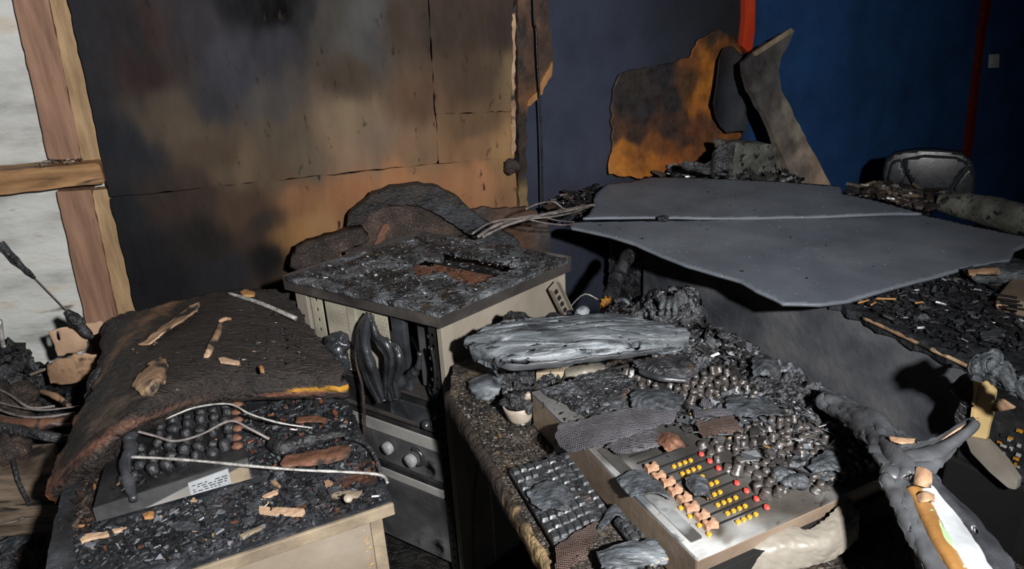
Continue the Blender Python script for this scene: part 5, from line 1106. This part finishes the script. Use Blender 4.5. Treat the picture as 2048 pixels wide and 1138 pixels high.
# ---- cup
cc = Z(1041, 838, DZ + .004)
cup = E('cup', cc, 'scorched pale cup filled with charred debris on the desk', 'cup')
lathe('cup_body', [(.019, 0), (.025, .003), (.031, .014), (.036, .034), (.037, .048), (.034, .048), (.032, .034), (.026, .012), (.001, .010)], cc, MT['cup'], cup, 28, (.08, -.06, 0), .015)
blob('charred_contents', cc + [0, 0, .050], (.037, .037, .020), MT['char'], cup, .45, 2.6, 4, 6)
blob('pale_scrap', cc + [.022, -.012, .064], (.012, .007, .010), MT['cup'], cup, .4, 2.6, 3, 4)
T(blob('melted_lump', Z(975, 775, DZ + .01), (.05, .045, .022), MT['melt_grey'], None, .35, 2.2, 4, 5), 'rounded grey melted lump left of the cup', 'melted plastic')
T(blob('melted_lump', Z(1010, 752, DZ + .01), (.04, .04, .03), MT['char'], None, .45, 2.2, 4, 7), 'black burnt lump under the melted monitor', 'melted plastic')
bq = [Z(*q) for q in ((1072, 768, DZ), (1128, 766, DZ), (1150, 742, DZ), (1082, 738, DZ))]
T(prism('wooden_block', [p[:2] for p in bq], DZ + .004, DZ + .030, MT['cab_edge'], None, .003), 'pale wooden block under the front of the melted monitor', 'block')
flake('paper_wad', [[(1130, 740, .5), (1165, 728, .8), (1205, 728, .4)], [(1132, 750, .2), (1170, 742, 1.2), (1212, 738, .2)], [(1140, 760, 0), (1175, 752, .2), (1205, 746, 0)]], .775, .015, 'pale_melt', 'crumpled pale wad under the melted monitor', 58, (8, 8), .006, .006, .004, 'paper')

# ---- melted flat monitor
mon = E('melted_monitor', Z(1150, 720, DZ), 'flat screen monitor melted into a wavy grey slab on the desk', 'monitor')
mn = [[(1012, 654, .880), (1060, 648, .884), (1120, 644, .886), (1190, 640, .884), (1290, 650, .880)],
      [(965, 672, .880), (1040, 664, .892), (1120, 660, .890), (1210, 655, .892), (1342, 663, .882)],
      [(934, 690, .872), (1030, 686, .890), (1120, 680, .886), (1230, 672, .890), (1376, 676, .876)],
      [(950, 708, .868), (1030, 708, .884), (1125, 700, .890), (1240, 692, .884), (1374, 684, .872)],
      [(985, 722, .864), (1030, 728, .870), (1110, 720, .872), (1200, 708, .870), (1350, 692, .866)]]
sheet('screen_slab', mn, .020, MT['melt_grey'], mon, (12, 16), lambda u, v: .009 * (.6 - np.abs(fbm(u * 3.5, v * 26, 4, 4)) * 2) + .0016 * fbm(u * 20, v * 90, 9, 4), .006)
sheet('front_bezel', [[(992, 722, .876), (1032, 728, .880), (1110, 722, .882), (1200, 710, .880), (1290, 700, .878), (1366, 687, .876)], [(996, 731, .866), (1034, 737, .868), (1110, 731, .868), (1200, 719, .866), (1290, 708, .866), (1362, 693, .868)]], .006, MT['soft_grey'], mon, (6, 10), lumps(.003, 20, 3), .004)
tube('melted_drip', [Z(982, 726, .86), Z(990, 742, .82), Z(1000, 758, .76)], [.005, .004, .003], MT['melt_grey'], mon, 8, 5)
tube('melted_drip', [Z(1062, 728, .86), Z(1045, 745, .81), Z(1028, 758, .76)], [.010, .006, .008], MT['melt_grey'], mon, 8, 5)
lathe('monitor_foot', [(.05, 0), (.05, .012), (.015, .02), (.014, .12), (.0, .121)], Z(1150, 735, DZ) + [0, .06, .004], MT['char'], mon, 16, wob=.08)
crustplate('melted_crust', [(.56, .0), (.66, -.02), (.80, .06), (.82, .2), (.70, .3), (.60, .24)], DZ + .02, 'black burnt crust on the desk behind the melted monitor', 'char', amp=.03, sc_=26, seed=38)
T(sheet('burnt_scrap', [[(1012, 645, .86), (1020, 625, .90), (1045, 628, .89)], [(1018, 655, .86), (1035, 640, .90), (1060, 642, .88)], [(1030, 660, .86), (1060, 652, .89), (1090, 648, .87)]], .006, MT['char'], None, (8, 8), lumps(.012, 30, 3), .012), 'jagged black scrap standing at the back left of the monitor', 'scrap')
T(sheet('burnt_scrap', [[(1080, 640, .86), (1110, 632, .89), (1146, 634, .87)], [(1070, 650, .86), (1110, 644, .90), (1156, 644, .87)]], .006, MT['char'], None, (8, 8), lumps(.010, 30, 6), .010), 'low black scrap with an orange fleck behind the monitor', 'scrap')
T(tube('burnt_tube_end', [Z(1158, 640, .85), Z(1164, 628, .89), Z(1170, 618, .90)], [.016, .018, .012], MT['melt_grey'], None, 10, 5, .2, 2), 'stubby grey tube end behind the monitor', 'tube')

# ---- second melted device at the back with rows of small keys
dv = E('melted_phone_console', Z(1300, 670, DZ), 'melted desk device with rows of small keys behind the console', 'device')
dn = [[(1236, 626, .86), (1290, 612, .90), (1330, 592, .95), (1362, 590, .95), (1376, 600, .93)],
      [(1226, 640, .84), (1285, 632, .88), (1335, 620, .92), (1372, 620, .92), (1390, 632, .90)],
      [(1222, 656, .83), (1280, 654, .86), (1340, 646, .88), (1390, 646, .88), (1412, 662, .87)],
      [(1234, 672, .82), (1280, 672, .83), (1340, 672, .84), (1395, 672, .85), (1436, 690, .84)]]
sheet('device_case', dn, .03, MT['char'], dv, (12, 12), crust(.010, 36, 7), .014)
for i in range(4):
    for j in range(8):
        q = Z(1262 + j * 12 + i * 4, 640 + i * 9 + j * .5, .888 - i * .012)
        o = inst(kn0[j % 3], 'small_key', q, dv, (wob(.3), wob(.3), 0), (.55, .55, .7))
for k in range(3): tube('melted_rib', [Z(1326 + k * 12, 596, .955), Z(1324 + k * 13, 612, .945), Z(1322 + k * 14, 630, .925)], .007, MT['ash_sheet'], dv, 7, 4, .2, k)
tube('curled_frame', [Z(1290, 610, .93), Z(1325, 586, .965), Z(1352, 578, .97), Z(1372, 596, .95), Z(1382, 622, .92), Z(1390, 640, .90)], .005, MT['ash_sheet'], dv, 8, 6, .2, 4)
tube('curled_frame', [Z(1232, 602, .90), Z(1248, 600, .91), Z(1262, 610, .90), Z(1284, 616, .90)], .006, MT['ash_sheet'], dv, 8, 6, .2, 6)
for p in protos: bpy.data.objects.remove(p)

# ================================================================ counter with the fallen sheets
dC = nrm(Z(1930, 720, .75) - Z(1690, 610, .75)); C0 = Z(1690, 610, .75)
nC = np.array([dC[1], -dC[0], 0]); nC = nC if nC[0] < 0 else -nC
def CN(t, d, z): return np.array([*(C0 + dC * t - nC * d)[:2], z])     # t along, d behind the front face
cnt = E('studio_counter', CN(-.2, .3, 0), 'long dark grey counter with a soot-stained front and burnt broken top', 'counter')
FPc = Plane(CN(0, 0, .37), nC)
plate('front_panel', [CN(-1.02, 0, 0), CN(.95, 0, 0), CN(.95, 0, .735), CN(-1.02, 0, .735)], FPc, .02, MT['counter'], cnt, cell=.03, world=True, disp=lumps(.001, 6, 3))
plate('front_panel', [CN(-1.35, 0, 0), CN(-1.04, 0, 0), CN(-1.03, 0, .70), CN(-1.2, 0, .72), CN(-1.35, 0, .66)], FPc.off(-.03), .02, MT['char'], cnt, cell=.012, world=True, jag=(.006, .02), disp=crust(.010, 22, 6))
plate('counter_top', [CN(-1.35, .0, .75), CN(-.3, -.01, .75), CN(.3, -.012, .75), CN(.95, -.01, .75), CN(.95, .72, .75), CN(-1.2, .72, .75)], HZ(.752), .026, MT['counter_top'], cnt, cell=.012, world=True, disp=crust(.006, 18, 3), jag=(.008, .03), seed=5)
sheet('split_edge', [[CN(t, -.017, .7515) for t in np.linspace(.08, .40, 9)], [CN(t, -.019, .748) for t in np.linspace(.08, .40, 9)], [CN(t, -.017, .7465) for t in np.linspace(.08, .40, 9)]], .004, MT['tan_burnt'], cnt, (3, 8), lumps(.0012, 60, 4), .002, world=True)['label'] = 'split edge showing pale wood'
prism('end_panel', [CN(-1.0, .02, 0)[:2], CN(-.98, .02, 0)[:2], CN(-.98, .7, 0)[:2], CN(-1.0, .7, 0)[:2]], 0, .725, MT['dark_metal'], cnt)
prism('back_panel', [CN(-1.0, .68, 0)[:2], CN(.95, .68, 0)[:2], CN(.95, .70, 0)[:2], CN(-1.0, .70, 0)[:2]], 0, .725, MT['dark_metal'], cnt)
# charred leg at the open end
lgp = WB.off(.45)
leg = E('charred_post', Z(1212, 640, .55), 'slanting charred post with an amber resin tip under the fallen sheets', 'post')
tube('post_shaft', [Z(1258, 508, .735), Z(1240, 545, .72), Z(1222, 590, .70), Z(1208, 640, .68)], [.022, .024, .022, .018], MT['char'], leg, 9, 6, .3, 3)
blob('amber_tip', Z(1212, 612, .70), (.018, .018, .028), MT['amber'], leg, .35, 3, 4, 3)
T(tube('thin_wire', [rt(LR - .015, -.004, .74), Z(1170, 588, .70), Z(1206, 606, .68)], .0025, MT['wire_light'], None, 6, 4), 'short pale wire right of the rack corner', 'wire')

fz = .785
o = plate('fallen_sheet', [(1140, 449), (1150, 443), (1200, 443), (1330, 441), (1500, 439), (1600, 435), (1838, 427), (1870, 433), (1950, 452), (2048, 470), (2110, 478), (2060, 486), (2030, 500), (2020, 520), (1930, 535), (1820, 567), (1700, 600), (1640, 608), (1566, 608), (1545, 597), (1512, 582), (1480, 562), (1462, 556), (1430, 547), (1370, 528), (1320, 508), (1270, 486), (1220, 472), (1142, 456)], HZ(fz), .009, MT['fallen'], None, cell=.012, disp=lambda u, v: .010 * fbm(u * 2.2, v * 2.2, 4, 3), smooth=True, jag=(.0012, .04), seed=4)
T(o, 'large dark grey sheet fallen across the counter, nearer of the two', 'sheet')
o = plate('fallen_sheet', [(1165, 433), (1178, 424), (1188, 408), (1187, 396), (1192, 384), (1212, 368), (1260, 362), (1300, 352), (1340, 353), (1480, 360), (1680, 373), (1684, 388), (1740, 398), (1800, 415), (1846, 428), (1700, 431), (1500, 434), (1400, 434), (1300, 431), (1230, 432)], HZ(fz + .014), .009, MT['fallen'], None, cell=.014, disp=lambda u, v: .010 * fbm(u * 2.2, v * 2.2, 9, 3), smooth=True, jag=(.0012, .04), seed=5)
T(o, 'dark grey sheet fallen across the counter, the farther one by the wall', 'sheet')
T(blob('burnt_crumb', Z(1326, 437, fz + .014), (.022, .016, .012), MT['char'], None, .4, 2.5, 3, 2), 'small burnt crumb in the gap between the fallen sheets', 'crumb')
# rubble along the far edge of the counter
debris('rubble', [(1690, 388), (1720, 372), (1780, 372), (1900, 392), (1900, 410), (1850, 425), (1800, 410)], .78, 420, (.008, .04), [(5, (46, 42, 40)), (3, (84, 74, 66)), (1, (128, 112, 98))], 'burnt rubble along the far edge of the counter before the chair', 'rubble', 33)
debris('rubble', [(1205, 372), (1100, 400), (1100, 440), (1160, 440), (1190, 400)], .76, 160, (.008, .03), [(5, (36, 34, 34)), (2, (84, 66, 52))], 'burnt rubble at the wall end of the counter', 'rubble', 34)
debris('rubble', [(1300, 350), (1380, 330), (1480, 345), (1600, 355), (1600, 372), (1400, 358)], .79, 260, (.008, .045), [(5, (34, 34, 36)), (2, (80, 80, 78)), (.5, (120, 120, 116))], 'burnt rubble between the far sheet and the wall', 'rubble', 35)
T(tube('foam_roll', [Z(1876, 404, .80), Z(1930, 412, .80), Z(1990, 425, .80), Z(2060, 445, .80), Z(2160, 470, .80)], [.03, .05, .055, .055, .05], MT['foam'], None, 14, 6, .1, 4), 'long sooty roll lying at the far right edge of the counter', 'roll')
# folded board and slotted box at right
fbd = E('folded_board', Z(1990, 560, .76), 'tan and grey folded board lying on the counter at right', 'board')
sheet('board_leaf', [[(1925, 540, .80), (1960, 534, .81), (2000, 530, .815), (2070, 532, .82)], [(1936, 554, .79), (1970, 548, .80), (2010, 548, .805), (2075, 552, .81)], [(1960, 562, .775), (2000, 564, .78), (2030, 568, .78), (2080, 574, .79)]], .008, MT['ash_sheet'], fbd, (6, 8), lumps(.003, 20, 3), .006)
sheet('board_core', [[(1936, 545, .812), (1962, 541, .816), (1996, 541, .818)], [(1940, 553, .806), (1966, 550, .810), (2000, 552, .812)]], .010, MT['tan_burnt'], fbd, (6, 8), lumps(.002, 40, 5), .004)
sbx = E('slotted_casing', Z(2020, 615, .755), 'grey-brown slotted casing at the right edge of the counter', 'casing')
bsx = [Z(*q)[:2] for q in ((1986, 622, .755), (2060, 640, .755), (2100, 590, .755), (2020, 580, .755))]
prism('casing_body', bsx, .757, .80, MT['console_side'], sbx, .006)
for k in range(4): box('vent_slot', Z(2012 + k * 5, 592 + k * 8, .806), nrm(Z(2060, 598, .8) - Z(2010, 590, .8)), nrm(Z(2010, 590, .8) - Z(2000, 620, .8)), up, .05, .006, .004, MT['void'], sbx)
blob('pale_stud', Z(1998, 612, .79), (.008, .008, .008), MT['tan'], sbx, .2, 2, 2, 2); blob('pale_stud', Z(2010, 612, .79), (.008, .008, .008), MT['tan'], sbx, .2, 2, 2, 3)
debris('burnt_flakes', [(1700, 602), (1930, 535), (2048, 580), (2048, 700), (1930, 712), (1800, 650)], .76, 1300, (.002, .018), [(6, (30, 30, 33)), (3, (48, 49, 53)), (1, (78, 80, 84)), (.08, (160, 120, 70))], 'burnt flakes and ash over the right end of the counter', 'debris', 36)
for i, (pts, lab_) in enumerate([([(1905, 640), (1925, 636), (1930, 645), (1912, 652)], 'small grey flake on the dark counter right of the split edge'), ([(1960, 665), (1990, 654), (2014, 660), (1998, 672), (1966, 680)], 'larger grey flake on the dark counter below the slotted casing')]):
    T(plate('ash_flake', pts, HZ(.775), .004, MT['ash_sheet'], None, cell=.006, jag=(.003, .01), seed=90 + i, disp=lumps(.008, 30, i)), lab_, 'flake')
for i, (a, b, lab_) in enumerate([((1716, 606), (1738, 600), 'orange splinter left at the edge of the near fallen sheet'), ((1742, 610), (1752, 604), 'tiny yellow splinter beside the near fallen sheet'), ((1752, 597), (1792, 598), 'long orange splinter at the edge of the near fallen sheet'), ((1830, 606), (1846, 604), 'lone orange splinter on the dark counter')]):
    T(tube('splinter', [Z(*a, .775), Z(*b, .776)], .0032, MT['orange_wood'], None, 6, 4, .3, i), lab_, 'splinter')

# ---- chair behind the counter
ch = E('office_chair', [2.05, 3.25, 0], 'black padded office chair standing behind the counter', 'chair')
PC = Plane(CAM + ray(1855, 340) * 3.25, (-.45, -.9, .05))
def cpl(pts, off, th, mt, name, bev=.0, k=None, dsp=None): return plate(name, pts, PC.off(off), th, MT[mt], ch, cell=.012, smooth=True, disp=dsp)
bu = PC.uv(PC.px(1852, 360))
def pad(u, v): return .03 * np.cos(np.clip((u - bu[0]) / .30, -1, 1) * 1.5) * np.cos(np.clip((v - bu[1]) / .22, -1, 1) * 1.5)
cpl([(1768, 372), (1766, 345), (1772, 320), (1788, 306), (1830, 299), (1880, 299), (1925, 305), (1944, 322), (1950, 350), (1946, 398), (1930, 420), (1790, 420), (1772, 398)], 0, .06, 'leather', 'backrest_shell', dsp=pad)
cpl([(1806, 318), (1850, 310), (1912, 314), (1938, 326), (1916, 352), (1900, 376), (1850, 380), (1830, 376), (1812, 344)], .035, .04, 'leather', 'lumbar_cushion', dsp=pad)
cpl([(1784, 322), (1802, 318), (1812, 346), (1800, 380), (1778, 388), (1776, 350)], .028, .03, 'leather', 'side_bolster', dsp=pad)
cpl([(1940, 328), (1948, 350), (1944, 392), (1908, 390), (1908, 372), (1922, 350)], .028, .03, 'leather', 'side_bolster', dsp=pad)
sc0 = PC.px(1855, 400)
box('seat', np.array([sc0[0] - .12, sc0[1] - .22, .50]), nrm([.9, -.45, 0]), nrm([.45, .9, 0]), up, .48, .46, .09, MT['leather'], ch, .03)
lathe('gas_column', [(.03, .05), (.03, .25), (.02, .25), (.02, .46), (.0, .46)], [sc0[0] - .12, sc0[1] - .22, 0], MT['dark_metal'], ch, 16)
for k in range(5):
    a = k * 1.2566; p0 = np.array([sc0[0] - .12, sc0[1] - .22, .09]); tube('base_leg', [p0, p0 + np.array([.15 * math.cos(a), .15 * math.sin(a), -.01]), p0 + np.array([.28 * math.cos(a), .28 * math.sin(a), -.05])], [.022, .018, .014], MT['dark_metal'], ch, 8, 3)
box('back_post', np.array([sc0[0] - .02, sc0[1] - .02, .58]), nrm([.9, -.45, 0]), up, nrm([.45, .9, 0]), .06, .22, .02, MT['dark_metal'], ch, .004)

# ================================================================ burnt strip and casing at lower right
st = E('melted_light_fitting', Z(1800, 940, .80), 'long melted strip of fallen ceiling trim sagging past the end of the console', 'trim')
def pathnet(c, w_, z, bulge=.02):
    """ribbon along centre line c [(x,y)], half widths w_ (px), heights z"""
    rows = []
    for k in (-1, -.5, 0, .5, 1):
        row = []
        for i in range(len(c)):
            a = np.array(c[max(i - 1, 0)]); b = np.array(c[min(i + 1, len(c) - 1)]); t = (b - a) / np.linalg.norm(b - a); n = np.array([-t[1], t[0]])
            p = np.array(c[i]) + n * w_[i] * k
            row.append((p[0], p[1], z[i] + bulge * (1 - k * k)))
        rows.append(row)
    return rows
sheet('upper_arm', pathnet([(1640, 795), (1690, 820), (1735, 850), (1775, 885), (1805, 920), (1825, 950)], [16, 20, 26, 36, 44, 40], [.875, .90, .93, .955, .965, .965], .012), .008, MT['soft_grey'], st, (8, 10), lambda u, v: .012 * (.5 - np.abs(fbm(u * 5, v * 26, 4, 3)) * 2) + .0015 * fbm(u * 70, v * 70, 5, 3), .012)
sheet('left_skin', pathnet([(1775, 940), (1800, 990), (1822, 1040), (1845, 1090), (1875, 1145), (1905, 1200)], [20, 24, 22, 20, 20, 20], [.965, .96, .955, .95, .945, .94], .010), .006, MT['soft_grey'], st, (8, 10), lambda u, v: .010 * (.5 - np.abs(fbm(u * 2.5, v * 30, 6, 3)) * 2) + .001 * fbm(u * 70, v * 70, 5, 3), .010)
sheet('paper_core', pathnet([(1838, 960), (1866, 1010), (1892, 1058), (1920, 1105), (1950, 1150), (1985, 1205)], [26, 28, 28, 30, 30, 30], [.958, .955, .952, .95, .945, .94], .008), .006, MT['white'], st, (6, 10), lumps(.002, 30, 4), .004)
sheet('stained_edge', pathnet([(1826, 975), (1850, 1025), (1876, 1075), (1902, 1120), (1930, 1170)], [13, 14, 15, 14, 14], [.966, .963, .960, .958, .953], .008), .004, MT['rainbow_a'], st, (6, 10), lumps(.002, 30, 6), .006)
sheet('green_edge', pathnet([(1856, 1025), (1880, 1065), (1900, 1100), (1922, 1140)], [6, 7, 7, 6], [.967, .964, .962, .958], .003), .003, MT['rainbow_b'], st, (4, 10), None, .004)
sheet('tan_flap', [[(1834, 935, .985), (1848, 938, .988), (1858, 942, .985)], [(1830, 955, .98), (1846, 958, .985), (1860, 962, .98)], [(1828, 968, .975), (1842, 972, .98), (1860, 974, .975)]], .003, MT['tan_burnt'], st, (6, 6), None, .004)
sheet('tan_flap', [[(1836, 992, .975), (1850, 986, .982), (1866, 992, .975)], [(1840, 1006, .974), (1854, 1004, .98), (1866, 1006, .974)]], .003, MT['tan_burnt'], st, (6, 6), None, .003)
sheet('tan_flap', [[(1776, 874, .985), (1800, 878, .988), (1828, 880, .985)], [(1784, 884, .985), (1804, 888, .988), (1828, 888, .985)]], .003, MT['tan_burnt'], st, (6, 6), None, .004)
sheet('right_skin', pathnet([(1852, 950), (1880, 985), (1915, 1020), (1945, 1050), (1965, 1090), (2000, 1150), (2030, 1200)], [10, 10, 12, 16, 20, 22, 22], [.955, .95, .945, .94, .93, .92, .91], .014), .006, MT['melt'], st, (8, 8), lumps(.005, 20, 9), .008)
sheet('pointed_branch', pathnet([(1810, 935), (1850, 922), (1885, 900), (1920, 872), (1952, 846)], [34, 30, 18, 9, 2], [.965, .965, .965, .97, .975], .014), .006, MT['soft_grey'], st, (8, 10), lambda u, v: .008 * (.5 - np.abs(fbm(u * 4, v * 26, 9, 3)) * 2), .006)
tube('pale_splinter', [Z(1884, 882, .975), Z(1915, 862, .98), Z(1956, 838, .985)], [.002, .004, .002], MT['tan'], st, 6, 5)
T(tube('trim_prop', [Z(1850, 990, .93), np.array([.66, .82, .5]), np.array([.68, .8, .0])], .018, MT['char'], None, 8, 5, .2, 3), 'charred post standing below the sagging trim strip', 'post')

cs = E('cream_casing', Z(1985, 900, .60), 'cream plastic equipment casing, broken open, leaning at the right edge', 'casing')
PG = Plane(CN(.40, -.16, .70), nC + np.array([0, -.25, .15]))
g = lambda pts, off, th, mt, name, **k: plate(name, pts, PG.off(off), th, MT[mt], cs, cell=.006, **k)
g([(1946, 760), (1972, 762), (1990, 782), (1984, 830), (1972, 882), (1940, 878), (1948, 820)], 0, .012, 'cream', 'upright_frame', jag=(.0015, .03))
g([(1958, 752), (1950, 800), (1944, 860), (1936, 876), (1946, 790)], .006, .014, 'cream', 'frame_ridge')
g([(1930, 874), (1972, 882), (2010, 922), (2036, 960), (2032, 980), (2016, 976), (1980, 945), (1942, 905)], .014, .02, 'pale_melt', 'lower_frame', jag=(.001, .03))
g([(1976, 800), (2060, 790), (2080, 980), (2034, 962), (1974, 884)], -.03, .01, 'dark_metal', 'circuit_board', disp=lumps(.004, 30, 3))
for i in range(26):
    q = PG.off(-.022).px(1982 + rnd.random() * 60, 860 + rnd.random() * 80)
    box('chip', q, PG.u, PG.v, PG.n, rnd.uniform(.004, .012), rnd.uniform(.003, .008), .004, MT[rnd.choice(['grey_knob', 'void', 'amber', 'dark_metal'])], cs)
g([(1984, 812), (2004, 796), (2034, 816), (2006, 822), (1980, 822)], .02, .004, 'tan_burnt', 'torn_flap', smooth=True)
sheet('melted_hood', [[(1946, 716, .93), (1975, 704, .945), (2000, 716, .94), (2048, 760, .92), (2080, 790, .91)], [(1936, 738, .915), (1972, 730, .93), (2004, 748, .925), (2045, 780, .91), (2080, 806, .90)], [(1952, 754, .90), (1985, 758, .905), (2010, 775, .90), (2045, 800, .89), (2080, 820, .88)]], .008, MT['ash_sheet'], cs, (10, 10), crust(.010, 25, 5), .010)
g([(1940, 742), (1950, 724), (1966, 716), (1968, 726), (1958, 744)], .05, .012, 'pale_melt', 'cream_corner', jag=(.001, .02))
g([(1890, 775), (1934, 745), (1945, 760), (1935, 830), (1920, 870), (1908, 830), (1922, 800)], -.02, .01, 'char', 'charred_back', jag=(.004, .02))  # dark jagged plate standing in for the shadow cast by the frame
cq = PG.off(-.075).px(2010, 880)
box('casing_shell', cq, PG.u, PG.v, PG.n, .15, .20, .07, MT['dark_metal'], cs, .006)
box('casing_foot', np.array([cq[0], cq[1], (cq[2] - .07) / 2]), nrm(PG.u * [1, 1, 0]), nrm(PG.n * [1, 1, 0]), up, .18, .10, cq[2] - .07, MT['void'], cs, .006)
